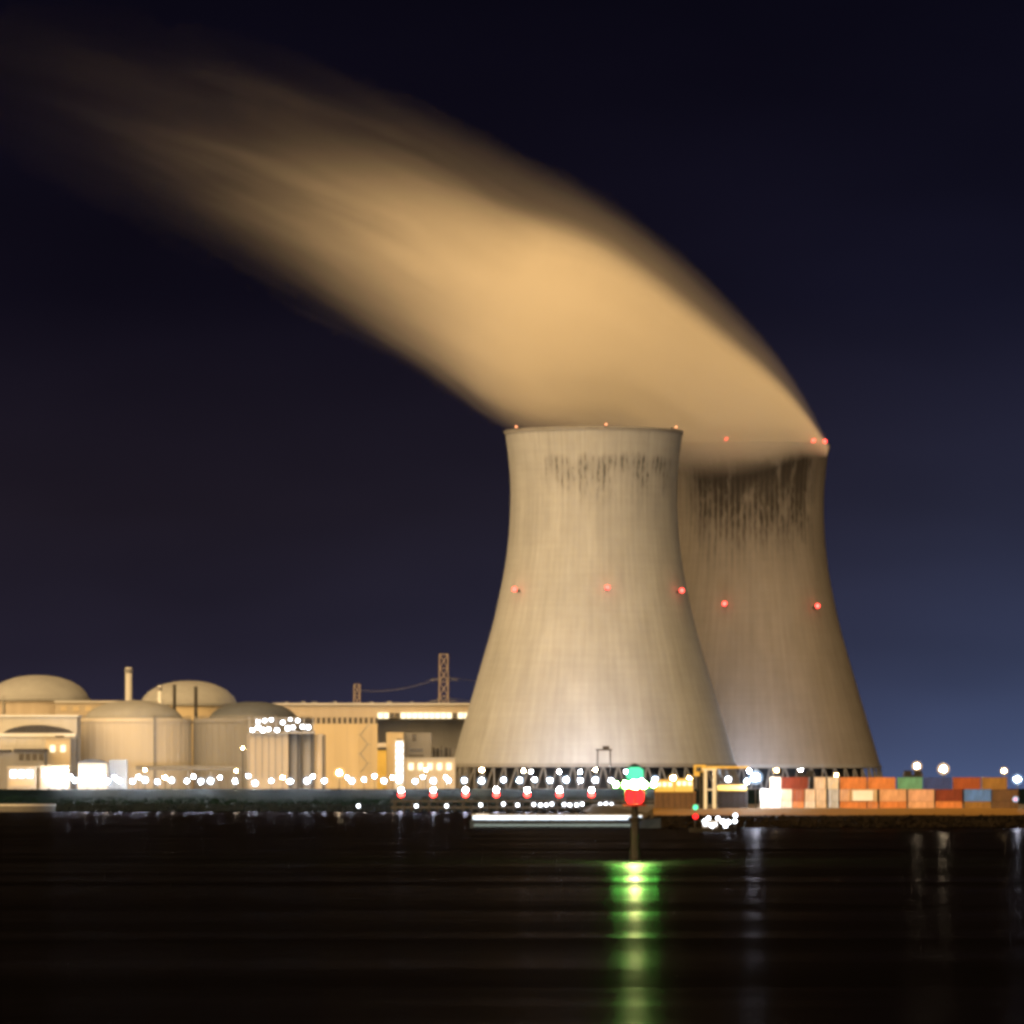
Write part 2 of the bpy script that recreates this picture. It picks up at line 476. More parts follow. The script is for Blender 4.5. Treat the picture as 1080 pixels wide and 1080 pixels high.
def tower(label, px, d, m, mid_lights, rim_lights, proto=None):
    cx = X(px, d)
    t = thing('cooling_tower', label, 'cooling tower', (cx, d, GZ), 'pair of cooling towers')
    if proto is None:
        proto = dict(shell=shell_mesh().mesh('shell'))
        proto['rim'] = MB().lathe([(43.2, 187.3 - GZ), (44.95, 187.3 - GZ), (45.1, 188.9 - GZ), (43.2, 188.9 - GZ), (43.2, 187.3 - GZ)], 128, smooth=False).mesh('rim_ring')
        proto['lintel'] = MB().lathe([(70.0, 20.2 - GZ), (71.9, 20.2 - GZ), (71.7, 22.0 - GZ), (70.0, 22.0 - GZ), (70.0, 20.2 - GZ)], 128, smooth=False).mesh('lintel_ring')
        b = MB().lathe([(73.2, 0), (73.2, 2.6), (74.6, 2.6), (74.6, 0)], 96, smooth=False)
        proto['basin'] = b.mesh('basin_wall')
        proto['fill'] = MB().lathe([(62.0, .1), (62.0, 13.0)], 64, smooth=False).mesh('fill_packing')
        c = MB(); hw = math.pi / 60
        for s in (-1, 1):
            a0, a1 = s * hw * .06, s * hw * .92
            c.tube((74.0 * math.sin(a0), -74.0 * math.cos(a0), .2), (71.0 * math.sin(a1), -71.0 * math.cos(a1), 13.3), .52, .48, 6)
        proto['column'] = c.mesh('support_column')
    sh = proto['shell'].copy() if proto.get('used') else proto['shell']
    proto['used'] = True
    sh.materials.clear(); sh.materials.append(m)
    put('shell', sh, None, t)
    put('rim_ring', proto['rim'], M['column'] if False else M['grey'], t)
    put('lintel_ring', proto['lintel'], M['grey'], t)
    put('basin_wall', proto['basin'], M['wet'], t)
    put('fill_packing', proto['fill'], M['fill'], t)
    for i in range(60):
        put('support_column', proto['column'], M['column'], t, rz=2 * math.pi * i / 60)
    def light(pxl, zz, rad, gr=1.25, gm_='lamp_red'):
        s_ = max(-.995, min(.995, (X(pxl, d) - cx) / rad))
        a = math.asin(s_)
        base = (math.sin(a), -math.cos(a))
        br = MB().box(-.2, .2, -2.6, .3, -.35, -.15)
        br.box(-.9, .9, -.05, .25, -.6, .6)
        o = put('warning_light', br, M['darksteel'], t, (base[0] * (rad + .25), base[1] * (rad + .25), zz - GZ), rz=a)
        g = MB(); g.sphere((0, -2.4, .75), gr * .85, 12, 8)
        put('red_lamp', g, M[gm_], o)
    for pxl, py in mid_lights:
        zz = Z(py, d - 45); light(pxl, zz, r_at(zz) + .9)
    for pxl in rim_lights:
        light(pxl, 189.0, 44.6, *((.65, 'lamp_rim') if px < 700 else (1.1, 'lamp_red')))
    return proto


proto = tower('nearer pale cooling tower standing in front of the other one', 626.3, 3200,
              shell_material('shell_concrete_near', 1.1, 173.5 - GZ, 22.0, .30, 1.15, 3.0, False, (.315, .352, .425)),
              [(547, 622), (638.5, 621.5), (713, 623)], [549, 637, 707])
tower('farther darker cooling tower with heavy black streaks below its rim', 784.5, 3330,
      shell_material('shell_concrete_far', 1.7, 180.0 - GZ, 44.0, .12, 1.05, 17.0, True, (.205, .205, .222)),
      [(762, 638.5), (855, 640)], [764, 851, 863], proto)


# ------------------------------------------------------------------ steam
def plume():
    d0 = 3262.0
    U = [(900, 484), (882, 470), (868, 444), (840, 385), (800, 335), (750, 285), (700, 241), (650, 205), (600, 174), (540, 142), (500, 120), (450, 96), (400, 74), (300, 38), (200, 8), (100, -14), (0, -30), (-110, -42)]
    Lo = [(900, 486), (882, 476), (868, 479), (840, 490), (800, 506), (750, 510), (700, 496), (650, 478), (600, 474), (560, 474), (540, 470), (520, 462), (500, 448), (450, 412), (400, 384), (300, 334), (200, 286), (100, 236), (0, 190), (-110, 145)]
    Yc = [(900, 3326), (860, 3320), (800, 3304), (740, 3290), (690, 3280), (626, 3268), (540, 3262), (400, 3262), (-110, 3270)]
    Yh = [(900, 40), (868, 54), (800, 84), (740, 94), (690, 104), (626, 108), (540, 100), (400, 104), (200, 112), (-110, 122)]
    def interp(P, x):
        P = sorted(P)
        if x <= P[0][0]: return P[0][1]
        for (x0, a), (x1, b) in zip(P, P[1:]):
            if x <= x1: return a + (b - a) * (x - x0) / (x1 - x0)
        return P[-1][1]
    def sm(P, x): return sum(interp(P, x + q) for q in (-8, 0, 8)) / 3
    x_lo, x_hi = -110.0, 877.0
    X0, X1 = X(x_lo, d0), X(x_hi, d0)
    ZR = (100.0, 460.0); YR = (3100.0, 3420.0)
    st = [x_hi - (x_hi - x_lo) * (i / 44.0) for i in range(45)]
    q = MB(); vs_ = []; n = 28
    for x in st:
        zu, zl = Z(sm(U, x), d0), Z(sm(Lo, x), d0)
        c, h = (zu + zl) / 2, (zu - zl) / 2 * 1.03
        yc, yh = sm(Yc, x), sm(Yh, x) * 1.03
        for k in range(n):
            a = 2 * math.pi * k / n
            vs_.append((X(x, d0), yc + yh * math.cos(a), c + h * math.sin(a)))
    q.add(vs_, [(i * n + k, (i + 1) * n + k, (i + 1) * n + (k + 1) % n, i * n + (k + 1) % n) for i in range(len(st) - 1) for k in range(n)]
          + [tuple(range(n)), tuple(reversed(range((len(st) - 1) * n, len(st) * n)))], True)
    m = bpy.data.materials.new('steam'); m.use_nodes = True
    k = NT(m); k.n.clear()
    out = k.n.new('ShaderNodeOutputMaterial')
    tc = k.n.new('ShaderNodeTexCoord'); sp = k.n.new('ShaderNodeSeparateXYZ'); k.l.new(tc.outputs['Object'], sp.inputs[0])
    x, y, z = sp.outputs
    t = k.m('DIVIDE', k.m('SUBTRACT', x, X0), X1 - X0, clamp=True)
    xs_ = [x_lo + (x_hi - x_lo) * i / 30 for i in range(31)]
    tn = lambda xx: (xx - x_lo) / (x_hi - x_lo)
    cv = lambda P, lo, hi, fz: k.curve(t, [(tn(xx), (fz(sm(P, xx)) - lo) / (hi - lo)) for xx in xs_])
    un = lambda o, lo, hi: k.m('MULTIPLY_ADD', o, hi - lo, lo)
    zu = un(cv(U, *ZR, lambda p: Z(p, d0)), *ZR); zl = un(cv(Lo, *ZR, lambda p: Z(p, d0)), *ZR)
    yc = un(cv(Yc, *YR, lambda p: p), *YR); yh = un(cv(Yh, 0, 200, lambda p: p), 0, 200)
    v = k.m('MULTIPLY_ADD', k.m('DIVIDE', k.m('SUBTRACT', z, zl), k.m('SUBTRACT', zu, zl)), 2.0, -1.0)   # -1 lower edge, 1 upper edge
    u = k.m('DIVIDE', k.m('SUBTRACT', y, yc), yh)
    rad = k.m('SQRT', k.m('ADD', k.m('MULTIPLY', v, v), k.m('MULTIPLY', u, u)))
    # long wisps drawn out along the wind
    wisp = k.noise(k.xyz(k.m('MULTIPLY', x, .0055), k.m('MULTIPLY', v, 2.1), k.m('MULTIPLY', u, 1.2)), 1.0, 3, .6, .2)
    fine = k.noise(k.xyz(k.m('MULTIPLY', x, .012), k.m('MULTIPLY', v, 6.5), k.m('MULTIPLY', u, 1.6)), 1.0, 3, .6)
    wob = k.m('ADD', k.m('MULTIPLY', k.m('SUBTRACT', wisp, .5), 1.15), k.m('MULTIPLY', k.m('SUBTRACT', fine, .5), .5))
    spread = k.curve(t, [(tn(xx), a) for xx, a in ((-110, 1.0), (100, .9), (250, .7), (400, .5), (520, .36), (640, .22), (760, .12), (877, .08))])
    vs2 = k.m('ADD', v, .18)
    radc = k.m('SQRT', k.m('ADD', k.m('MULTIPLY', k.m('MULTIPLY', vs2, vs2), 1.28), k.m('MULTIPLY', u, u)))
    shrink = k.curve(t, [(tn(xx), a) for xx, a in ((-110, .5), (100, .44), (200, .34), (300, .22), (400, .13), (500, .06), (620, .01), (877, .0))])
    q_ = k.m('ADD', k.m('ADD', radc, shrink), k.m('MULTIPLY', wob, k.m('MULTIPLY', spread, 1.5)))
    core = k.ss(q_, .40, .92, 1.0, 0.0)
    veil = k.ss(k.m('MULTIPLY_ADD', wob, .5, rad), .60, 1.0, .045, 0.0)
    inside = k.ss(rad, .9, 1.0, 1.0, 0.0)
    axial = k.curve(t, [(tn(xx), a) for xx, a in ((-110, .0), (20, .0016), (100, .0045), (180, .011), (250, .022), (330, .046), (420, .12), (520, .32), (640, .85), (900, 1.0))])
    break_up = k.ss(k.m('ADD', wisp, k.m('MULTIPLY', fine, .35)), .50, .90, .10, 2.2)
    brk = k.m('MULTIPLY_ADD', k.m('SUBTRACT', break_up, 1.0), spread, 1.0)
    axial_v = k.curve(t, [(tn(xx), a) for xx, a in ((-110, .0), (0, .009), (100, .022), (200, .045), (300, .09), (420, .22), (560, .55), (700, .9), (877, 1.0))])
    streak = k.ss(k.m('ADD', wisp, k.m('MULTIPLY', fine, .55)), .60, 1.0, .02, 2.4)
    stv = k.m('MULTIPLY_ADD', k.m('SUBTRACT', streak, 1.0), k.m('MINIMUM', k.m('MULTIPLY', spread, 1.4), 1.0), 1.0)
    body = k.m('MULTIPLY', k.m('MULTIPLY', core, axial), brk)
    thin = k.m('MULTIPLY', k.m('MULTIPLY', veil, axial_v), stv)
    dens = k.m('MULTIPLY', k.m('MULTIPLY', k.m('ADD', body, thin), inside), .06)
    pv = k.n.new('ShaderNodeVolumePrincipled')
    pv.inputs['Color'].default_value = (.995, .985, .97, 1)
    pv.inputs['Anisotropy'].default_value = -.1
    k.l.new(k.m('MAXIMUM', dens, 0.0), pv.inputs['Density'])
    k.l.new(pv.outputs[0], out.inputs['Volume'])
    m.cycles.volume_step_rate = .3
    o = put('steam_plume', q, m)
    o['kind'] = 'stuff'
    o['label'] = 'long amber-lit steam plume drifting up and left from both towers'
    o['category'] = 'steam'


plume()

# ------------------------------------------------------------------ power station buildings
SITE = 2850.0


def bx(px0, px1, py0, py1, d, depth, parent, name, m, lab=None):
    """a box part seen between two photo columns and rows at distance d; parent sits at (0, d, 0)"""
    y0 = d - parent.location.y
    o = put(name, MB().box(X(px0, d), X(px1, d), y0, y0 + depth, Z(py1, d), Z(py0, d)), m, parent)
    if lab: o['label'] = lab
    return o


def base_row(d): return HZ - (GZ - H) * F / d      # row where the ground lies


def root(name, label, cat, px, d, group=None):
    t = thing(name, label, cat, (0, d, 0), group)
    return t


def reactor(px, rpx, d, y_wall, y_dome, dome_r, label, wall_m, dome_m, pilasters=0, eave=True):
    t = thing('reactor_building', label, 'reactor', (X(px, d), d, 0), 'round reactor buildings')
    r = rpx * d / F; zt = Z(y_wall, d); rd = dome_r * d / F; zd = Z(y_dome, d)
    put('wall', MB().lathe([(r, GZ), (r, zt), (r - .6, zt), (r - .6, zt - 1.2), (.01, zt - 1.2)], 64, smooth=False), wall_m, t)
    if eave:
        put('cornice', MB().lathe([(r + .02, zt - 1.9), (r + .5, zt - 1.9), (r + .5, zt - .9), (r + .02, zt - .9)], 64, smooth=False), wall_m, t)
    prof_ = []
    hgt = zd - (zt - .6)
    for i in range(13):
        a = i / 12 * math.pi / 2
        prof_.append((max(.02, rd * math.cos(a) ** .9), zt - .6 + hgt * math.sin(a) ** 1.15))
    dm = put('dome', MB().lathe([(rd, zt - 1.4)] + prof_, 64), dome_m, t)
    put('dome_ring', MB().lathe([(rd + .02, zt - 1.0), (rd + .8, zt - 1.0), (rd + .8, zt + .1), (rd - .4, zt + .4)], 64, smooth=False), dome_m, dm)
    hr = MB()
    for zz_ in (zt + .45, zt + .95): hr.lathe([(r - .32, zz_ - .05), (r - .22, zz_ - .05), (r - .22, zz_ + .05), (r - .32, zz_ + .05), (r - .32, zz_ - .05)], 64, smooth=False)
    for i in range(40):
        a = 2 * math.pi * i / 40; hr.tube(((r - .27) * math.cos(a), (r - .27) * math.sin(a), zt), ((r - .27) * math.cos(a), (r - .27) * math.sin(a), zt + 1.0), .05, n=4)
    o = put('handrail', hr, M['steel'], t); o['kind'] = 'stuff'
    put('ladder', MB().box(-.45, .45, -r - .9, -r - .1, GZ, zt + 1.2), M['steel'], t, rz=R(random.choice((-38, 24, 41))))
    for i in range(pilasters):
        a = 2 * math.pi * i / pilasters
        put('pilaster', MB().box(-.35, .35, -r - .14, -r + .1, GZ, zt - 2.0), wall_m, t, rz=a)
    return t


reactor(40, 52, 3000, 737, 712, 54, 'leftmost domed reactor building with pale dome cut off by the picture edge', M['tan'], M['dome'])
reactor(199, 49, 3000, 742, 718, 51, 'domed reactor building rising behind the gap between two wide drums', M['ochre'], M['dome'])
reactor(141, 61, SITE, 758, 738.5, 52, 'wide tan drum with a low dark conical roof, brightly lit on its left', M['cream'], M['dome'], 40)
reactor(267, 63, SITE, 758, 740, 47, 'wide grey drum with dark dome behind the lit rooftop platform', M['grey'], M['navyroof'], 44)

# annex behind the left dome
t = root('annex_building', 'long flat tan block between the leftmost dome and the drum', 'building', 90, 2950)
bx(58, 131, 741, base_row(2950), 2950, 30, t, 'wall', M['tan'])
bx(57, 132, 739, 741, 2949, 32, t, 'roof', M['pale'])
for i in range(5): bx(64 + i * 13, 70 + i * 13, 745, 750, 2949.7, .5, t, 'window', M['ochre'])

# low service buildings, left corner
t = root('service_hall', 'pale flat-roofed hall below the leftmost dome', 'building', 40, 2800)
bx(-40, 81, 756, base_row(2800), 2800, 26, t, 'wall', M['pale'])
rf = put('roof', MB().prism([(X(-42, 2799), Z(756, 2799)), (X(82.5, 2799), Z(756, 2799)), (X(82.5, 2799), Z(754, 2799)), (X(-42, 2799), Z(754, 2799))], -1, 28), M['white'], t)
t = root('arched_roof_shed', 'shed with low dark arched roof in front of the pale hall', 'building', 40, 2770)
bx(-20, 79, 774, base_row(2770), 2770, 22, t, 'wall', M['pale'])
arc = [(X(3 + 72 * i / 12, 2769), Z(773 - 8.5 * math.sin(math.pi * i / 12) ** .6, 2769)) for i in range(13)]
put('roof', MB().prism(arc, -1.2, 22), M['darkroof'], t)
put('fascia', MB().box(X(-20, 2769), X(79.5, 2769), -1.0, -.2, Z(777, 2769), Z(773.2, 2769)), M['white'], t)
for i in range(7):
    bx(-16 + i * 9, -10 + i * 9, 779, 787, 2769.6, .5, t, 'window', M['pale'])
t = root('low_office', 'low grey office with dark roof edge behind the white-lit cabins', 'building', 20, 2740)
bx(-30, 47, 793, base_row(2740), 2740, 14, t, 'wall', M['grey'])
bx(14, 48.5, 789.5, 793, 2739, 15, t, 'roof', M['darkroof'])
bx(-31, 10, 790.5, 793, 2739, 15, t, 'roof', M['darkroof'])
for i in range(4): bx(20 + i * 7, 25 + i * 7, 795, 802, 2739.7, .4, t, 'window', M['window'])
t = root('stair_block', 'tan cube-shaped block standing left of the wide tan drum', 'building', 61, 2755)
bx(48, 74, 779, base_row(2755), 2755, 12, t, 'wall', M['ochre'])
bx(47.5, 74.5, 778, 779.4, 2754.6, 12.6, t, 'roof', M['tan'])
bx(58, 67, 776, 778, 2758, 5, t, 'roof_plant', M['darksteel'])
for i in range(2): bx(53 + i * 11, 58 + i * 11, 786, 793, 2754.7, .5, t, 'window', M['lit_window'])
t = root('grey_link_tower', 'narrow dark link block pressed against the tan drum', 'building', 78, 2760)
bx(74.5, 80, 779, base_row(2760), 2760, 10, t, 'wall', M['grey'])
for px0, px1, py0, lb in ((8, 38.5, 810, 'white-lit gatehouse cabin at the left picture edge'), (42, 72, 809, 'white-lit cabin with curved brown roof edge beside the gatehouse')):
    t = root('gatehouse_cabin', lb, 'cabin', px0, 2690, 'white-lit cabins on the dyke')
    bx(px0, px1, py0, base_row(2690), 2690, 9, t, 'wall', M['tan'])
    bx(px0 - .6, px1 + .6, py0 - 1.6, py0, 2689, 10.5, t, 'roof', M['ochre'])
    bx(px0 + 2, px1 - 2, 823, 829, 2689.7, .4, t, 'lower_panel', M['ochre'])
    for i in range(3):
        bx(px0 + 3 + i * 8.5, px0 + 9.5 + i * 8.5, 812.5, 820, 2689.7, .4, t, 'window', M['lit_white'])
t = root('pump_house', 'bright white pump house with dark pitched roof before the tan drum', 'building', 97, 2700)
bx(82, 113, 805, base_row(2700), 2700, 10, t, 'wall', M['tan'])
put('roof', MB().prism([(X(80.5, 2699), Z(805, 2699)), (X(114, 2699), Z(805, 2699)), (X(106, 2699), Z(801.5, 2699)), (X(94, 2699), Z(800.4, 2699)), (X(85, 2699), Z(802, 2699))], -.6, 11), M['darkroof'], t)
bx(86, 93, 812, 824, 2699.7, .5, t, 'door', M['white'])
bx(99, 108, 811, 818, 2699.7, .5, t, 'window', M['lit_window'])
t = root('blue_grey_container_cabin', 'blue-grey metal cabin right of the white pump house', 'cabin', 124, 2705)
bx(115, 134, 801.5, base_row(2705), 2705, 6, t, 'wall', mat('blue_grey_metal', (.22, .26, .33), .6, .1, .4))
for i in range(6): bx(116 + i * 3, 117 + i * 3, 803, 820, 2704.8, .3, t, 'rib', M['grey'])


# chimneys and posts behind the drums
def stack(px, y0, y1, d, wpx, label, m, cap=True):
    t_ = thing('vent_stack', label, 'chimney', (X(px, d), d, 0))
    r = wpx * d / F / 2; z0, z1 = GZ, Z(y0, d)
    put('shaft', MB().lathe([(r * 1.12, z0), (r, z1), (r * .8, z1), (r * .8, z1 - 1)], 16), m, t_)
    if cap: put('rim_band', MB().lathe([(r * 1.02, z1 - 2.4), (r * 1.22, z1 - 2.4), (r * 1.22, z1 - .6), (r * 1.02, z1 - .6)], 16, smooth=False), M['grey'], t_)


stack(135.8, 704, 0, 2960, 7.0, 'tall pale vent stack behind the tan drum', M['pale'])
stack(168.6, 723, 0, 2905, 4.2, 'short white vent pipe on the right of the tan drum roof', M['white'])
stack(184, 722, 0, 2910, 3.6, 'dark thin vent pipe in front of the second dome, left one', M['darksteel'], False)
stack(206.5, 724, 0, 2910, 3.8, 'dark thin vent pipe in front of the second dome, right one', M['darksteel'], False)

# filter building with rounded ends, below the lit platform
t = root('filter_building', 'pale block with rounded ribs under the lit rooftop platform', 'building', 285, 2775)
bx(261, 304, 774, base_row(2775), 2775, 16, t, 'wall', M['tan'])
for i in range(6): bx(262 + i * 7, 263 + i * 7, 775, 821, 2774.7, .4, t, 'pilaster', M['grey'])
for px_, r_, y_, m_ in ((311, 6.5, 771, 'grey'), (325.5, 6.5, 771, 'grey'), (338, 5.5, 775, 'tan')):
    r = r_ * 2780 / F
    q = MB().lathe([(r, GZ), (r, Z(y_, 2780)), (.02, Z(y_ - 1.5, 2780))], 24)
    put('silo', q, M[m_], t, (X(px_, 2780), 6, 0))
    put('silo_ladder', MB().box(-.3, .3, -r - .5, -r - .1, GZ, Z(y_ + 1, 2780)), M['darksteel'], t, (X(px_, 2780) + r * .5, 6.6, 0))

t = root('lit_rooftop_platform', 'rooftop steel platform crowded with white floodlights on the grey drum', 'platform', 296, 2775)
bx(262, 331, 772.2, 773.6, 2772, 12, t, 'deck', M['steel'])
for i in range(8): bx(262.5 + i * 9.6, 263.3 + i * 9.6, 757, 772, 2772, .4, t, 'post', M['steel'])
bx(262, 331, 763.5, 764.2, 2772, .3, t, 'rail', M['steel'])
bx(268, 316, 757, 757.8, 2772, .3, t, 'rail', M['steel'])
random.seed(5)
for i, (px_, py_, r_) in enumerate([(266, 770, .9), (272, 767, 1.1), (277, 770, 1.2), (283, 769, 1.0), (286, 759, .8), (292, 770, 1.1), (298, 762, .9), (303, 768, 1.2), (309, 767, .8), (314, 760, .8), (319, 766.5, 1.0), (325, 767, 1.1), (272, 761, .9), (279, 760, .8), (306, 758.5, .6)]):
    fl = put('floodlight', MB().box(-.9, .9, .2, .9, -.7, .8), M['steel'], t, (X(px_, 2772), -.6, Z(py_, 2772)))
    put('lamp_globe', MB().sphere((0, -.55, 0), r_ * .72, 8, 5), M['lamp_deck'], fl)

# turbine hall
D1 = 3262
t = root('turbine_hall', 'long flat-roofed turbine hall running from the grey drum to the nearer tower', 'building', 400, D1)
bx(286, 398, 763.2, base_row(D1), D1 - 20, 60, t, 'front_wall', M['ochre'])
bx(398, 496, 760, base_row(D1), D1, 40, t, 'recessed_wall', M['grey'])
bx(284, 496, 743.4, 756.8, D1 - 20.5, 61, t, 'fascia_wall', M['ochre'] if False else M['tan'])
bx(283, 496.6, 741.6, 743.4, D1 - 22, 64, t, 'roof', M['pale'])
bx(286, 398, 756.8, 763.2, D1 - 19.2, 55, t, 'clerestory', M['window'])
for i in range(20): bx(287 + i * 5.6, 289.4 + i * 5.6, 756.8, 763.2, D1 - 20.2, .9, t, 'mullion', M['tan'])
bx(398, 496, 757, 760, D1 - .4, 2, t, 'sill_band', M['tan'])
for i in range(16):
    px_ = 399.5 + i * 6.0
    lit = i not in (2, 3, 13)
    w = put('window', MB().box(X(px_, D1), X(px_ + 5.2, D1), -21.0, -20.4, Z(758.2, D1), Z(752.4, D1)), M['lit_window'] if lit else M['window'], t)
for i in range(9): bx(291 + i * 12.5, 291.3 + i * 12.5, 763.4, 822, D1 - 20.15, .3, t, 'panel_joint', M['tan'])

t = root('yellow_annex', 'bright yellow block stepping out from the turbine hall', 'building', 415, 2900)
bx(398, 407.5, 791, base_row(2900), 2900, 14, t, 'wall', M['yellow'])
bx(407.5, 425.5, 772.5, base_row(2900), 2901, 14, t, 'tall_wall', M['ochre'])
bx(398, 407.3, 789, 791, 2899.5, 14, t, 'roof', M['darkroof'])
bx(398, 407.3, 783.5, 788, 2902, 10, t, 'upper_wall', M['cream'])
t = root('grey_switch_building', 'grey cube with dark window slots right of the yellow block', 'building', 440, 2910)
bx(426.5, 455, 773, base_row(2910), 2910, 14, t, 'wall', M['grey'])
bx(434.5, 439, 774, 782, 2909.7, .5, t, 'window', M['window'])
bx(432, 446, 789.5, 793, 2909.7, .5, t, 'window', M['window'])
bx(431, 447, 796, 798, 2909.7, .5, t, 'window', M['window'])
t = root('transformer_house', 'dark low roofline with pipes between grey cube and nearer tower', 'building', 466, 2925)
bx(456, 478, 790, base_row(2925), 2925, 10, t, 'wall', M['grey'])
for a_, b_, c_ in ((457, 1.2, 788), (460.5, 2.4, 789), (465, 1.0, 786.5), (469, 3.2, 788.5), (474, 1.4, 789.2)): bx(a_, a_ + b_, c_, 798, 2923.5, 1, t, 'pipe', M['darksteel'])
t = root('low_cream_hall', 'long low cream hall at the foot of the grey cube', 'building', 450, 2880)
bx(427, 480, 800.2, base_row(2880), 2880, 14, t, 'wall', M['cream'])
bx(426.4, 480.6, 799, 800.2, 2879.4, 15, t, 'roof', M['pale'])
for i in range(5): bx(431 + i * 10, 436 + i * 10, 805, 812, 2879.7, .5, t, 'window', M['lit_window'])
t = root('lit_stair_tower', 'slim white-lit stair tower in front of the yellow block', 'stair tower', 421, 2860)
bx(416.5, 426, 780.5, base_row(2860), 2860, 4, t, 'frame', M['white'])
for i in range(6): bx(418.5, 424.2, 783.2 + i * 6.6, 787.8 + i * 6.6, 2859.7, .5, t, 'landing_window', M['lit_white'])
bx(418, 424.5, 779.2, 780.5, 2861, 2, t, 'roof_hatch', M['darksteel'])


# lattice pylons and the line between them
def pylon(px, y0, d, wpx, label):
    t_ = thing('lattice_pylon', label, 'pylon', (X(px, d), d, 0), 'lattice pylons behind the turbine hall')
    q = MB(); zt = Z(y0, d); w1 = wpx * d / F / 2; w0 = w1 * 1.35
    n_s = 10
    for a, b in ((-1, -1), (1, -1), (1, 1), (-1, 1)):
        q.tube((a * w0, b * w0, GZ), (a * w1, b * w1, zt), .42, .34, 5)
    for i in range(n_s):
        za, zb = GZ + (zt - GZ) * i / n_s, GZ + (zt - GZ) * (i + 1) / n_s
        wa, wb = w0 + (w1 - w0) * i / n_s, w0 + (w1 - w0) * (i + 1) / n_s
        for s in (-1, 1):
            q.tube((-wa, s * wa, za), (wb, s * wb, zb), .26, n=4); q.tube((wa, s * wa, za), (-wb, s * wb, zb), .26, n=4)
            q.tube((-wb, s * wb, zb), (wb, s * wb, zb), .26, n=4)
            q.tube((s * wa, -wa, za), (s * wb, wb, zb), .26, n=4)
    put('lattice_mast', q, mat('pylon_steel_' + str(px), (.34, .30, .27), .6, .1, .5), t_)
    for zz in (zt - 14.5, zt - 26.5):
        c = MB(); hw = w1 * 3.4
        for s in (-1, 1):
            c.tube((0, 0, zz + 1.2), (s * hw, 0, zz), .22, .14, 4); c.tube((0, 0, zz - .4), (s * hw, 0, zz), .2, .14, 4)
        put('cross_arm', c, M['grey'], t_)
    return t_


pylon(468, 690, 3600, 8.6, 'tall lattice pylon above the turbine hall roof')
pylon(376.5, 722, 4200, 6.0, 'small distant lattice pylon above the turbine hall roof')
for i, (ya, yb, yc_) in enumerate(((713.5, 716, 728), (735, 737, 738))):
    w = MB(); last = None
    pa = Vector((X(376.5, 4200), 4200, Z(ya + 14, 4200))); pb = Vector((X(468, 3600), 3600, Z(ya, 3600))); pc = Vector((X(640, 3700), 3700, Z(ya + 3, 3700)))
    for p, q_ in ((pa, pb), (pb, pc)):
        last = None
        for s in range(13):
            u = s / 12; c = p.lerp(q_, u) - Vector((0, 0, 6 * 4 * u * (1 - u) * .6))
            if last is not None: w.tube(last, c, .17, n=4)
            last = c
    o = put('power_line', w, M['grey']); o['label'] = ('upper' if i == 0 else 'lower') + ' power line strung between the lattice pylons'; o['category'] = 'power line'

# small gantry at the foot of the nearer tower
t = thing('gantry_frame', 'dark little gantry frame at the foot of the nearer tower', 'gantry', (X(637, 3060), 3060, GZ))
for s in (-1, 1):
    put('leg', MB().tube((s * 3.2, 0, 0), (s * 3.0, 0, Z(791, 3060) - GZ), .35, n=6), M['darksteel'], t)
    put('leg', MB().tube((s * 3.2, 3, 0), (s * 3.0, 3, Z(791, 3060) - GZ), .35, n=6), M['darksteel'], t)
put('deck', MB().box(-3.9, 3.9, -.6, 3.6, Z(791.5, 3060) - GZ, Z(790, 3060) - GZ), M['darksteel'], t)
put('motor_house', MB().box(-.6, 2.6, .2, 2.8, Z(790, 3060) - GZ, Z(786.8, 3060) - GZ), M['darksteel'], t)

# pipe bridge and roof machinery
t = root('pipe_bridge', 'steel pipe bridge in front of the gap between the two wide drums', 'pipe bridge', 200, 2785)
for i in range(5):
    bx(150 + i * 24, 150.9 + i * 24, 811, base_row(2785), 2785, .4, t, 'trestle', M['steel'])
for k_, (yy, m_) in enumerate(((810.2, 'steel'), (808.6, 'grey'), (811.4, 'pale'))):
    put('pipe', MB().tube((X(143, 2785), .2 + k_ * .8, Z(yy, 2785)), (X(254, 2785), .2 + k_ * .8, Z(yy, 2785)), .32 + .1 * (k_ == 1), n=8), M[m_], t)
t = root('roof_fan_row', 'row of small fan housings on the turbine hall roof', 'fans', 340, 3270)
for i, px_ in enumerate((301, 318, 329, 352, 390, 408, 433)):
    fh = bx(px_, px_ + 3 + i % 3, 740.2 - .5 * (i % 2), 742.2, 3272, 5, t, 'fan_housing', M['grey'])
t = root('external_stair', 'zigzag steel stair on the ochre wall of the turbine hall', 'stair', 385, 3236)
for i in range(5):
    za, zb = Z(815 - i * 10, 3236), Z(805 - i * 10, 3236); xa, xb = (X(380, 3236), X(388, 3236)) if i % 2 == 0 else (X(388, 3236), X(380, 3236))
    put('flight', MB().tube((xa, .6, za), (xb, .6, zb), .28, n=5), M['steel'], t)
    put('landing', MB().box(X(388, 3236) - .8 if i % 2 == 0 else X(380, 3236) - 1.6, X(388, 3236) + 1.6 if i % 2 == 0 else X(380, 3236) + .8, 0, 1.6, zb - .12, zb + .12), M['steel'], t)

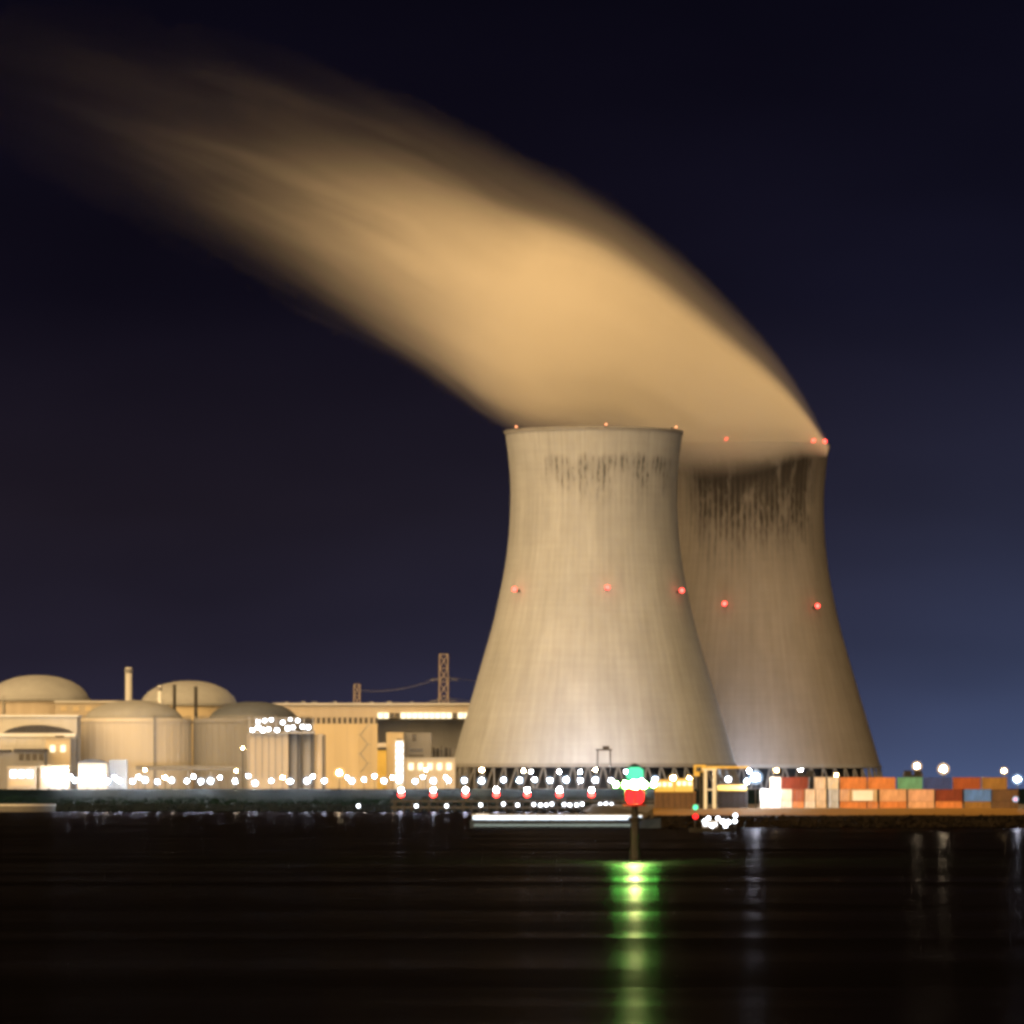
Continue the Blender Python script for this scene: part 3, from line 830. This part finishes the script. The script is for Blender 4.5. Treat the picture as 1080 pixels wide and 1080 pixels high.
# rough stones along both waterlines
def stones(name, x0, x1, yz, n, r0, r1, m, label, seed):
    rnd = random.Random(seed); q = MB()
    for _ in range(n):
        u = rnd.random(); x = x0 + (x1 - x0) * rnd.random()
        y = yz[0][0] + (yz[1][0] - yz[0][0]) * u; z = yz[0][1] + (yz[1][1] - yz[0][1]) * u
        r = rnd.uniform(r0, r1)
        vs_ = []
        for (a_, b_, c_) in ((1, 0, 0), (-1, 0, 0), (0, 1, 0), (0, -1, 0), (0, 0, 1), (0, 0, -1)):
            f = rnd.uniform(.6, 1.25) * r
            vs_.append((x + a_ * f * 1.3 + rnd.uniform(-.2, .2) * r, y + b_ * f, z + c_ * f * .75 + rnd.uniform(-.2, .2) * r))
        q.add(vs_, [(0, 2, 4), (2, 1, 4), (1, 3, 4), (3, 0, 4), (2, 0, 5), (1, 2, 5), (3, 1, 5), (0, 3, 5)])
    o_ = put(name, q, m); o_['kind'] = 'stuff'; o_['label'] = label


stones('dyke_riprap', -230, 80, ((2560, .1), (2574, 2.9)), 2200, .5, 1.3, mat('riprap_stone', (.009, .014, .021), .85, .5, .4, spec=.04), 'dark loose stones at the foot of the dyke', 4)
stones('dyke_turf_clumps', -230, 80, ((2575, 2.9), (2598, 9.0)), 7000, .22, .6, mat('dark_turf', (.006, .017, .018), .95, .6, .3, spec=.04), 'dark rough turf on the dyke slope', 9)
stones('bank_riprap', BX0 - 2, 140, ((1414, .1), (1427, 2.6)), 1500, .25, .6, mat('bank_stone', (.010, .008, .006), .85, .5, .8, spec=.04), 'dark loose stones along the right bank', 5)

# ------------------------------------------------------------------ lamps
_lm = {}


def lamp(px, py, d, ground, label, group, gmat, r, name='floodlight_mast', hood=True, poles=.16):
    zz = Z(py, d)
    t_ = thing(name, label, 'floodlight', (X(px, d), d, ground), group)
    h = zz - ground
    key = (round(h, 2), r, gmat, poles)
    if key not in _lm:
        p = MB().tube((0, 0, 0), (0, 0, h - r * .41), poles * 1.4, poles, 8); p.box(-.5, .5, -.5, .5, 0, .25)
        g = MB().sphere((0, 0, h), r * .44, 10, 6, .9)
        fg = MB().sphere((0, 0, h), r * 1.12, 14, 8, .95)  # painted halo: weakly glowing shell wider than the bulb
        hd = MB().lathe([(r * .30, h + r * 1.06), (r * .34, h + r * 1.10), (r * .2, h + r * 1.18), (.03, h + r * 1.2)], 10)
        _lm[key] = (p.mesh('pole'), g.mesh('lamp_bulb'), hd.mesh('lamp_hood'), fg.mesh('halo_shell'))
    p, g, hd, fg = _lm[key]
    put('pole', p, M['darksteel'], t_); gb = put('halo_shell', fg, M['halo_warm' if 'warm' in gmat else 'halo_cool'], t_); put('lamp_bulb', g, M[gmat], gb)
    if hood: put('lamp_hood', hd, M['darksteel'], t_)
    return t_


row = [(66, 824), (79, 823), (92, 824), (103, 823), (113, 824), (126, 823.5), (140, 824), (153, 822.5), (166, 824.5), (181, 823), (197, 823.5), (212, 824), (222, 823.5), (248, 824), (269, 826), (286, 823.5), (306, 824), (324, 823.5), (342, 823.5), (371, 823.5), (384, 822), (405, 823.5), (421, 823),
       (438, 824), (457, 823.5), (473, 823), (489.5, 823), (508, 823.5), (531, 822.5), (548, 823), (564, 822.5), (580, 823), (597, 822.5), (612, 823), (628, 822.5), (644.5, 823), (676, 823), (691, 822)]
for i, (px, py) in enumerate(row):
    lamp(px, py, 2603, 9.0, 'white floodlight mast in the row along the dyke crest, %s from the left' % ORD[i + 1], 'white floodlights along the dyke crest', 'lamp_white' if i not in (4, 9, 13, 20, 27) else 'lamp_pale', 1.2 + .5 * ((i * 7) % 5) / 5, poles=.1)
back = [(58, 820), (74, 819), (88, 821), (109, 819), (121, 820), (146, 819.5), (174, 820), (204, 819), (232, 820), (262, 818.5), (298, 820), (330, 819), (366, 820), (395, 818.5), (414, 820), (446, 819.5), (470, 820)]  # added fill lamps that whiten the foot of the plant
for i, (px, py) in enumerate(back):
    lamp(px, py, 2684 + (i % 3) * 3, GZ, 'added fill lamp in the back row at the plant foot, %s from the left' % ORD[i + 1], 'added back row of fill lamps at the foot of the plant', 'added_lamp_yard' if i % 4 != 2 else 'added_lamp_yard_warm', .95 + .3 * ((i * 3) % 4) / 4, poles=.1)
lamp(358, 815, 2660, GZ, 'large bright star-like floodlight mast in front of the ochre turbine hall wall', None, 'lamp_warm_big', 2.0)
lamp(153, 812, 2690, GZ, 'warm lamp mast before the wide tan drum', None, 'lamp_warm', 1.0)
lamp(249, 813, 2690, GZ, 'warm lamp mast before the grey drum', None, 'lamp_warm', .9)
lamp(256, 789, 2720, GZ, 'tall twin-lamp pole between grey drum and pale block, upper lamp', None, 'lamp_warm', .75)
lamp(449, 812, 2700, GZ, 'warm lamp mast before the low cream hall', None, 'lamp_warm', 1.0)
# floodlights round the foot of the towers
for px, py, d, gm_, r_, lb in ((508, 812, 3080, 'lamp_warm_big', 1.5, 'warm floodlight at the left foot of the nearer tower'), (552, 813, 3085, 'lamp_warm_big', 1.0, 'small warm floodlight before the nearer tower, left of centre'),
                       (560, 814, 3082, 'flood', .9, 'white tower floodlight left of the middle of the nearer tower'), (590, 814, 3080, 'flood', 1.0, 'white tower floodlight just left of the middle of the nearer tower'), (612, 814, 3080, 'flood', 1.0, 'white tower floodlight at the middle of the nearer tower'),
                       (660, 814, 3082, 'flood', .8, 'white tower floodlight right of the middle of the nearer tower'), (845, 813, 3205, 'flood', .8, 'white tower floodlight at the right foot of the farther tower'), (628, 812, 3085, 'lamp_warm_big', 1.0, 'small warm floodlight beside the dark gantry frame'),
                       (790, 813, 3228, 'flood', 1.2, 'white tower floodlight at the foot of the farther tower')):
    lamp(px, py, d, GZ, lb, 'floodlights at the tower feet', gm_, r_)

# ------------------------------------------------------------------ jetty with red lanterns
JD = 2510.0
t = thing('intake_jetty', 'dark piled jetty with red lanterns in front of the towers', 'jetty', (0, JD, 0))
JX0, JX1 = X(412, JD), X(700, JD)
put('deck', MB().box(JX0, JX1, 0, 7, 3.9, 4.6), M['darksteel'], t)
put('handrail', MB().box(JX0, JX1, .05, .2, 5.6, 5.75).box(JX0, JX1, .05, .2, 5.1, 5.2), M['darksteel'], t)
put('fender_beam', MB().box(JX0, JX1, -.6, -.1, 1.4, 2.2), M['darksteel'], t)
pile = MB().tube((0, 0, -3), (0, 0, 3.95), .55, n=8).mesh('pile')
for i in range(32):
    put('pile', pile, M['darksteel'], t, (JX0 + (JX1 - JX0) * (i + .5) / 32, 1.2 + 4.5 * (i % 2), 0))
xs_r = [423, 457, 491, 523.5, 556, 590, 624]
for i, px in enumerate(xs_r):
    d = JD - 1.0
    q = thing('jetty_lantern', 'red jetty lantern with white lamp on top, %s from the left' % ORD[i + 1], 'lantern', (X(px, d), d + 1.6, 4.6), 'red lanterns on the jetty')
    zr = Z(838, d) - 4.6
    put('post', MB().tube((0, 0, 0), (0, 0, zr - .6), .22, .18, 6).box(-.5, .5, -.5, .5, 0, .3), M['darksteel'], q)
    put('red_lamp', MB().sphere((0, 0, zr), 1.25, 10, 6, .85), M['lamp_red'], q)
    put('white_lamp', MB().sphere((0, 0, zr + 1.75), .75, 8, 6), M['lamp_white'], q)
for i, (px, py) in enumerate([(378, 850), (439, 850), (471, 850), (507, 849), (531, 848), (546, 849), (563, 848.5), (570, 849), (576, 849), (582, 848), (595, 848.5), (601, 849), (608, 849), (614, 848), (633, 848.5), (639, 848), (645, 848.5)]):
    d = JD - 3.0
    q = thing('bulkhead_lamp', 'small white lamp low on the jetty face, %s from the left' % ORD[i + 1], 'lamp', (X(px, d), d, Z(py, d)), 'small white lamps low on the jetty')
    put('bracket', MB().box(-.12, .12, .1, 2.6, -.15, .15), M['darksteel'], q)
    put('lamp_globe', MB().sphere((0, -.2, 0), .55, 8, 5), M['lamp_small'], q)

# small curved mole with a green-painted edge in the left corner
t = thing('curved_mole', 'low curved concrete mole at the left edge below the gatehouse cabin', 'mole', (X(20, 2545), 2552, 0))
mo = MB(); mo.lathe([(14, -1), (14, 2.4), (11.5, 2.6), (11.5, -1)], 24, smooth=False, a0=math.pi * 1.0, a1=math.pi * 2.0)
put('wall', mo, M['wet'], t)
put('coping', MB().lathe([(14.3, 2.4), (14.3, 3.0), (11.3, 3.0), (11.3, 2.62)], 24, smooth=False, a0=math.pi * 1.0, a1=math.pi * 2.0), M['pale'], t)

# ------------------------------------------------------------------ container yard
CD, YZ, CH = 1450.0, 3.06, 2.75
CC = dict(orange=(.52, .205, .075), salmon=(.56, .35, .25), peach=(.58, .47, .37), cream=(.60, .57, .52), white=(.74, .76, .80), pink=(.56, .36, .30), teal=(.10, .32, .27),
          navy=(.02, .05, .28), rust=(.26, .065, .022), darkred=(.16, .028, .016), blue=(.07, .2, .70), bluegrey=(.40, .46, .62), olive=(.22, .125, .035), brown=(.09, .05, .028), black=(.012, .012, .012), shed=(.012, .013, .025))
CM = {k: mat('container_paint_' + k, v, .55, .34, .9, stretch=(1, 1, .3)) for k, v in CC.items()}
CL = dict(orange='orange', salmon='salmon', peach='peach', cream='cream', white='white', pink='dull pink', teal='teal green', navy='navy', rust='rust red', darkred='dark red', blue='blue', bluegrey='pale blue', olive='olive brown', brown='dark brown', black='black')
_cm = {}


def container_meshes(w, dpt):
    key = (round(w, 2), round(dpt, 2))
    if key in _cm: return _cm[key]
    h = CH - .04
    b = MB(); n = max(6, int(w / .42)); pts_ = []
    for i in range(n):
        x0 = .1 + (w - .2) * i / n; s = (w - .2) / n
        pts_ += [(x0, 0.06), (x0 + s * .45, 0.06), (x0 + s * .55, .16), (x0 + s * .95, .16)]
    pts_.append((w - .1, .06))
    m_ = len(pts_)
    b.add([(x, y, .12) for x, y in pts_] + [(x, y, h - .1) for x, y in pts_], [(i, i + 1, m_ + i + 1, m_ + i) for i in range(m_ - 1)])
    b.box(.08, w - .08, .17, dpt - .08, .06, h - .06)
    f = MB()
    for xx in (0, w - .14):
        for yy in (0, dpt - .14): f.box(xx, xx + .14, yy, yy + .14, 0, h)
    for yy in (0.005, dpt - .105):
        f.box(.14, w - .14, yy, yy + .1, h - .13, h - .005); f.box(.14, w - .14, yy, yy + .1, .005, .14)
    for xx in (0.005, w - .105):
        f.box(xx, xx + .1, .14, dpt - .14, h - .13, h - .005); f.box(xx, xx + .1, .14, dpt - .14, .005, .14)
    d_ = MB()
    for s in (0, 1):
        d_.box(.17 + s * (w / 2 - .15), w / 2 - .03 + s * (w / 2 - .15), .015, .055, .17, h - .16)
    bars = MB()
    for q in (.24, .38, .62, .76): bars.tube((w * q, -.02, .15), (w * q, -.02, h - .12), .03, n=5)
    _cm[key] = (b.mesh('body'), f.mesh('frame'), d_.mesh('doors'), bars.mesh('locking_bars'))
    return _cm[key]


def container(px0, px1, level, colour, where):
    end_on = (px1 - px0) < 14
    d = CD
    w = 2.44 if end_on else 6.06
    cxp = (px0 + px1) / 2
    w = (px1 - px0) * d / F - .10
    dpt = 6.06 if end_on else 2.44
    b, f, dr, br = container_meshes(w, dpt)
    t_ = thing('shipping_container', where, 'container', (X(px0, d) + .05, d + random.uniform(-.12, .12), YZ + level * CH + .01), 'stacked shipping containers')
    bb = b.copy() if b.materials else b
    bb.materials.clear(); bb.materials.append(CM[colour]); put('body', bb, None, t_)
    ff = f.copy() if f.materials else f
    ff.materials.clear(); ff.materials.append(CM[colour]); put('frame', ff, None, t_)
    if end_on:
        dd = dr.copy() if dr.materials else dr
        dd.materials.clear(); dd.materials.append(CM[colour]); put('doors', dd, None, t_)
        put('locking_bars', br, M['steel'], t_)
    return t_


random.seed(21)
CLIST = [
    # top row
    (813, 823.5, 2, 'peach', 'peach container end-on at the left end of the top row'), (824.5, 852.5, 2, 'darkred', 'dark red container in the top row left of the two pale ends'),
    (859.5, 871, 2, 'peach', 'left one of two pale end-on containers in the top row'), (873, 884.5, 2, 'cream', 'right one of two pale end-on containers in the top row'),
    (886, 914.3, 2, 'orange', 'left one of two orange containers side by side in the top row'), (915.4, 944.6, 2, 'orange', 'right one of two orange containers side by side in the top row'),
    (946.6, 973.2, 2, 'teal', 'teal green container in the top row'), (974.6, 1003.5, 2, 'navy', 'navy container next to the teal one in the top row'),
    (1005, 1034.4, 2, 'rust', 'rust red container right of the navy one in the top row'), (1035.5, 1062.5, 2, 'olive', 'olive brown container at the right end of the top row'),
    # middle row
    (802.5, 813, 1, 'white', 'white end-on container at the left end of the middle row'), (813.5, 823.5, 1, 'white', 'second white end-on container from the left in the middle row'),
    (824.6, 835.4, 1, 'peach', 'peach end-on container under the left half of the dark red one'), (836.4, 848, 1, 'rust', 'rust red end-on container under the dark red one'),
    (849, 859.8, 1, 'peach', 'peach end-on container right of the rust red end in the middle row'), (860.6, 871.4, 1, 'peach', 'peach end-on container left of the pale blue one'),
    (873.8, 884.5, 1, 'bluegrey', 'pale blue end-on container in the middle row'), (885.8, 896.6, 1, 'salmon', 'salmon end-on container right of the pale blue one'), (897.2, 925.2, 1, 'peach', 'pale peach container side-on below the two orange ones'),
    (927.6, 956.2, 1, 'salmon', 'salmon container side-on under the orange and teal ones'), (957.8, 985.4, 1, 'pink', 'dull pink container under the teal and navy ones'),
    (986.8, 1015, 1, 'darkred', 'dark red container in the middle row under navy and rust red'), (1017, 1045.4, 1, 'blue', 'blue container in the middle row'), (1046.4, 1074, 1, 'brown', 'dark brown container at the right end of the middle row'),
    # bottom row, its foot hidden by the sand bank
    (802.5, 813, 0, 'cream', 'cream end-on container at the left end of the bottom row'), (813.5, 823.5, 0, 'white', 'white end-on container in the bottom row under the second white end'), (824.6, 835.4, 0, 'cream', 'cream end-on container in the bottom row under the peach end'),
    (836.4, 848, 0, 'orange', 'orange end-on container in the bottom row under the rust red end'), (849, 859.8, 0, 'cream', 'cream end-on container in the bottom row right of the orange end'), (860.6, 871.4, 0, 'peach', 'peach end-on container in the bottom row'), (873.8, 884.5, 0, 'bluegrey', 'pale blue end-on container at the bottom of its stack'),
    (885.8, 914.2, 0, 'orange', 'orange container in the bottom row below the pale peach one'), (915.2, 925.9, 0, 'orange', 'orange end-on container in the bottom row'), (927.6, 956.2, 0, 'orange', 'orange container in the bottom row below the salmon one'), (957.8, 985.4, 0, 'salmon', 'salmon container in the bottom row below the dull pink one'),
    (986.8, 1015, 0, 'orange', 'bright orange container in the bottom row below the dark red one'), (1017, 1045.4, 0, 'olive', 'olive brown container in the bottom row below the blue one'), (1046.4, 1074, 0, 'brown', 'dark brown container in the bottom row at the right end'),
]
for c in CLIST: container(*c)
t = thing('placard', 'white panel fixed to the pale peach container', 'panel', (X(910, CD), CD - .25, Z(839, CD)))
put('sheet', MB().box(-2.3, 2.3, 0, .06, -1.15, 1.15), M['white'], t)

# machines seen on top of the stacks
def reach_stacker(px, level, label):
    d = CD + .6
    zb = YZ + level * CH
    t_ = thing('lifting_spreader', label, 'spreader', (X(px, d), d, zb))
    put('frame', MB().box(-2.2, 2.2, 0, 1.8, .02, .5), M['black'], t_)
    put('cabinet', MB().box(-2.0, -.3, .2, 1.6, .5, 1.5), M['black'], t_)
    put('cabinet', MB().box(.3, 2.0, .2, 1.6, .5, 1.6), M['black'], t_)
    for s in (-1, 1): put('twistlock_arm', MB().box(s * 2.0 - .2, s * 2.0 + .2, -.15, 2.0, .05, .9), M['darksteel'], t_)


reach_stacker(849.5, 3, 'black lifting frame lying on the dark red container')
reach_stacker(963, 3, 'small black lifting frame on the teal container')

for px, py, d, gm_, r_, lb in ((967, 808, 1475, 'lamp_warm_big', 1.05, 'tall yellow-glowing lamp mast behind the teal container'), (995, 811, 1478, 'lamp_warm_big', 1.25, 'large warm lamp mast behind the navy container'),
                       (819, 812.5, 1470, 'lamp_warm', .7, 'warm lamp mast behind the left end of the containers'), (882, 817.5, 1470, 'lamp_warm', .6, 'small warm lamp mast behind the pale end-on containers'),
                       (1059, 813, 1472, 'lamp_warm', .8, 'warm lamp mast behind the olive brown container'), (1073, 822, 1462, 'lamp_big', 1.1, 'white floodlight mast right of the last containers'),
                       (797, 820, 1446, 'lamp_big', 1.5, 'dazzling white floodlight mast left of the containers'), (788, 824, 1455, 'lamp_white', .8, 'smaller white floodlight left of the dazzling one'), (768, 822, 1475, 'lamp_white', .8, 'white floodlight under the crane jib'),
                       (710, 821, 1475, 'lamp_warm_big', 1.0, 'warm floodlight above the yellow cabins'), (727, 821, 1475, 'lamp_warm', .8, 'warm lamp left of the white crane legs')):
    lamp(px, py, d, YZ, lb, None, gm_, r_, poles=.11)
lamp(1071, 843, 1445, YZ, 'low red lamp right of the dark brown container', None, 'lamp_red_big', .6, poles=.08)

# white-legged portal crane
KD = 1441.0
t = thing('portal_crane', 'white-legged portal crane with yellow cab and long thin jib', 'crane', (X(748, KD), KD, YZ))
zt = Z(812.5, KD) - YZ
for px in (744, 753.5):
    for dy in (0, 3.4):
        put('leg', MB().box(X(px, KD) - X(748, KD) - .33, X(px, KD) - X(748, KD) + .33, dy - .3, dy + .3, 0, zt), M['white'], t)
put('counterweight_mast', MB().box(X(740.2, KD) - X(748, KD) - .5, X(740.2, KD) - X(748, KD) + .42, .3, 2.8, .2, zt - .4), M['black'], t)
put('cross_beam', MB().box(-1.6, 1.7, -.2, 3.6, zt, zt + .45), M['white'], t)
put('jib', MB().box(X(745.5, KD) - X(748, KD), X(790, KD) - X(748, KD), .9, 2.1, zt + .46, zt + .95), M['yellow'], t)
cb = put('cab', MB().box(X(732, KD) - X(748, KD), X(744.8, KD) - X(748, KD), .4, 2.9, zt - 1.3, zt + 1.25), M['yellow'], t)
put('cab_window', MB().box(X(734, KD) - X(748, KD), X(740, KD) - X(748, KD), .34, .4, zt - .3, zt + .8), M['window'], cb)
put('brace', MB().tube((X(744, KD) - X(748, KD), 0, zt * .55), (X(753.5, KD) - X(748, KD), 0, zt * .55), .18, n=6), M['white'], t)

# yellow cabins and dark sheds behind the crane
for i, (p0, p1, y0, y1, lb) in enumerate(((691, 711, 823, 835.5, 'left one of two yellow site cabins'), (711.8, 731, 822, 835.5, 'right one of two yellow site cabins'))):
    d = 1452
    t = thing('site_cabin', lb, 'cabin', (0, d, 0), 'yellow site cabins left of the crane')
    bx(p0, p1, y0, HZ + (H - YZ) * F / d, d, 2.6, t, 'wall', M['yellow'])
    bx(p0 - .4, p1 + .4, y0 - .9, y0, d - .2, 3, t, 'roof', M['yellow'])
    for k_ in range(3): bx(p0 + 2.2 + k_ * 5.8, p0 + 6.2 + k_ * 5.8, y0 + 2, y0 + 6.5, d - .04, .1, t, 'window', M['lit_window'])
for p0, p1, y0, d, lb, m_ in ((690.5, 734, 836, 1446, 'low brown wall of stacked timber in front of the yellow cabins', 'brown'), (757, 787, 834.5, 1447, 'dark blue-black shed under the crane jib', 'shed')):
    t = thing('storage_shed', lb, 'shed', (0, d, 0))
    bx(p0, p1, y0, HZ + (H - YZ) * F / d, d, 3, t, 'wall', CM[m_])
    bx(p0 - .3, p1 + .3, y0 - 1.1, y0, d - .2, 3.4, t, 'roof', CM['olive'])
    for k_ in range(int((p1 - p0) / 6)): bx(p0 + 3 + k_ * 6, p0 + 3.4 + k_ * 6, y0, 853, d - .06, .1, t, 'batten', M['black'])
t = thing('scrap_bay', 'ochre stockpile bay behind the dark shed under the jib', 'bay', (0, 1456, 0))
bx(757, 787, 828, HZ + (H - YZ) * F / 1456, 1456, 2.5, t, 'wall', M['yellow'])
bx(760, 784, 827, 828, 1455.8, 2.7, t, 'coping', CM['olive'])

# ------------------------------------------------------------------ boats and the beacon
BD = 1445.0


def hull(L, B, h, bow=3.0):
    """closed hull along x, bow at +x"""
    q = MB(); sec = []
    for i in range(13):
        u = i / 12; x = -L / 2 + L * u
        wv = 1.0 if u < .72 else max(.04, 1 - ((u - .72) / .28) ** 2)
        if u < .06: wv = .8 + u * 3.2
        sheer = h + (.5 * max(0, (u - .75) / .25) ** 2) * bow * .3
        sec.append([(x, -B / 2 * wv * .82, -.5), (x, -B / 2 * wv, sheer), (x, B / 2 * wv, sheer), (x, B / 2 * wv * .82, -.5)])
    vs_ = [p for s in sec for p in s]
    fs = [(i * 4 + j, (i + 1) * 4 + j, (i + 1) * 4 + j + 1, i * 4 + j + 1) for i in range(12) for j in range(3)] + [(0, 1, 2, 3), (51, 50, 49, 48)]
    return q.add(vs_, fs)


bl = X(692, BD) - X(497, BD)
t = thing('trail_barge', 'added long low barge whose white strip stands in for a light trail', 'barge', ((X(692, BD) + X(497, BD)) / 2, BD - 45, 0))  # added barge: a moving boat's light trail built as lit tubes
BD2 = BD - 45
put('hull', hull(bl, 6.0, Z(865, BD2)), mat('navy_hull', (.02, .035, .07), .5, .2, .3), t)
put('trail_stripe', MB().box(-bl * .48, bl * .34, -3.06, -3.0, Z(871.5, BD2), Z(869, BD2)), mat('painted_trail_blue', (.12, .26, .60), .5, .1, .4), t)  # dim blue line of the light trail put into the hull colour
put('hatch_cover', MB().box(-bl * .42, bl * .36, -2.4, 2.4, Z(865.5, BD2), Z(862.5, BD2)), M['pale'], t)
for i in range(13):
    xa = -bl * .485 + bl * .885 * i / 13
    put('trail_tube', MB().box(xa + .06, xa + bl * .885 / 13 - .06, -2.95, -2.6, Z(864.2, BD2), Z(860.4, BD2)), M['trail_white'], t)
    put('rail_post', MB().box(xa - .06, xa + .06, -2.98, -2.9, Z(865, BD2), Z(857.5, BD2)), M['steel'], t)
put('strip_housing', MB().box(-bl * .49, bl * .405, -3.0, -2.5, Z(860.2, BD2), Z(859.4, BD2)), M['white'], t)
wh = put('wheelhouse', MB().box(-bl * .47, -bl * .40, -1.6, 1.6, Z(864.5, BD2), Z(858.5, BD2)), M['white'], t)
put('window', MB().box(-bl * .465, -bl * .405, -1.64, -1.6, Z(861.5, BD2), Z(859.5, BD2)), M['window'], wh)

WD = 1262.0
wx = X(752, WD)
t = thing('work_boat', 'small work boat below the crane with added lamps along a light squiggle', 'boat', (wx, WD, 0))
put('hull', hull(X(777, WD) - X(727, WD), 2.8, Z(873, WD)), M['black'], t)
wh = put('wheelhouse', MB().box(-2.1, 1.0, -.9, .9, Z(873.5, WD), Z(866.5, WD)), M['grey'], t)
put('roof', MB().box(-2.3, 1.2, -1.05, 1.05, Z(866.5, WD), Z(865.8, WD)), M['white'], wh)
for k_ in range(3): put('window', MB().box(-1.9 + k_ * .95, -1.2 + k_ * .95, -.93, -.9, Z(871, WD), Z(868, WD)), M['lit_white'], wh)
ms = put('mast', MB().tube((X(733, WD) - wx, 0, 1.0), (X(733, WD) - wx, 0, Z(848, WD)), .09, .06, 6), M['darksteel'], t)
put('green_lamp', MB().sphere((X(733.5, WD) - wx, -.15, Z(851.5, WD)), .5, 10, 6), M['lamp_green'], ms)
put('red_lamp', MB().sphere((X(733.5, WD) - wx, -.15, Z(861, WD)), .55, 10, 6), M['lamp_red_big'], ms)
for k_, (px, py) in enumerate([(743, 866), (747, 863), (757, 863), (762, 866.5), (768, 867), (775, 866), (775.5, 860), (751, 871), (765, 871), (735, 876)]):  # added lamps follow the squiggle drawn by the boat's moving lights
    p = put('squiggle_post', MB().tube((X(px, WD) - wx, -.9, Z(874, WD)), (X(px, WD) - wx, -.9, Z(py, WD) - .1), .05, n=5), M['darksteel'], t)
    put('squiggle_lamp', MB().sphere((X(px, WD) - wx, -.95, Z(py, WD)), .33 if k_ not in (3, 4) else .42, 8, 5), M['lamp_small'], p)

GD = 740.0
t = thing('channel_beacon', 'dark beacon post in the river with green and red lanterns', 'beacon', (X(669.5, GD), GD, 0))
zg, zr = Z(815, GD), Z(839, GD)
put('post', MB().lathe([(.62, -2), (.62, 1.2), (.52, 1.6), (.50, 4.5), (.36, zr - 1.2), (.30, zr - .8)], 16), M['black'], t)
put('collar', MB().lathe([(.5, 4.6), (.8, 4.7), (.8, 5.0), (.45, 5.1)], 16, smooth=False), M['black'], t)
put('platform', MB().lathe([(.25, zr - 1.25), (1.35, zr - 1.2), (1.35, zr - 1.02), (.2, zr - 1.0)], 20, smooth=False), M['red'], t)
rl = put('red_lantern', MB().lathe([(.75, zr - .95), (1.05, zr - .55), (1.1, zr + .35), (.6, zr + .8)], 20), M['lamp_red_big'], t)
for xx, yy in ((-1.2, 0), (1.2, 0), (0, -1.2)): put('cage_bar', MB().tube((xx, yy, zr - 1.0), (xx, yy, zr + .9), .05, n=5), M['black'], rl)
put('upper_post', MB().tube((0, 0, zr + .8), (0, 0, zg - .9), .22, .18, 10), M['black'], t)
gl = put('green_lantern', MB().lathe([(.7, zg - .85), (1.0, zg - .5), (1.0, zg + .35), (.5, zg + .65)], 20), M['lamp_green_big'], t)
put('lantern_cap', MB().lathe([(.62, zg + .66), (.8, zg + .72), (.3, zg + 1.0), (.03, zg + 1.1)], 16, smooth=False), M['black'], gl)
zs = (zg + zr) / 2 - .05
put('added_lamp_yard', MB().tube((-2.3, .15, zs - .35), (2.3, .15, zs - .35), .09, n=6), M['black'], t)  # added crossbar to carry the extra side lamps
put('sector_and_added_lamp', MB().sphere((0, -.1, zs), .45, 12, 8), M['lamp_sector'], t)
for xx in (-2.2, -1.05, 1.05, 2.2):  # added side lamps that widen the green reflection on the water
    put('sector_and_added_lamp', MB().sphere((xx, -.1, zs), .34 if abs(xx) < 2 else .26, 10, 6), M['added_sector_side' if abs(xx) < 2 else 'added_sector_edge'], t)

for s_ in (-.28, .28): put('ladder_rail', MB().tube((s_, -.75, .2), (s_ * .8, -.52, zr - 1.3), .04, n=4), M['darksteel'], t)
for i in range(14): put('ladder_rung', MB().tube((-.28, -.74 + i * .016, .5 + i * .42), (.28, -.74 + i * .016, .5 + i * .42), .03, n=4), M['darksteel'], t)
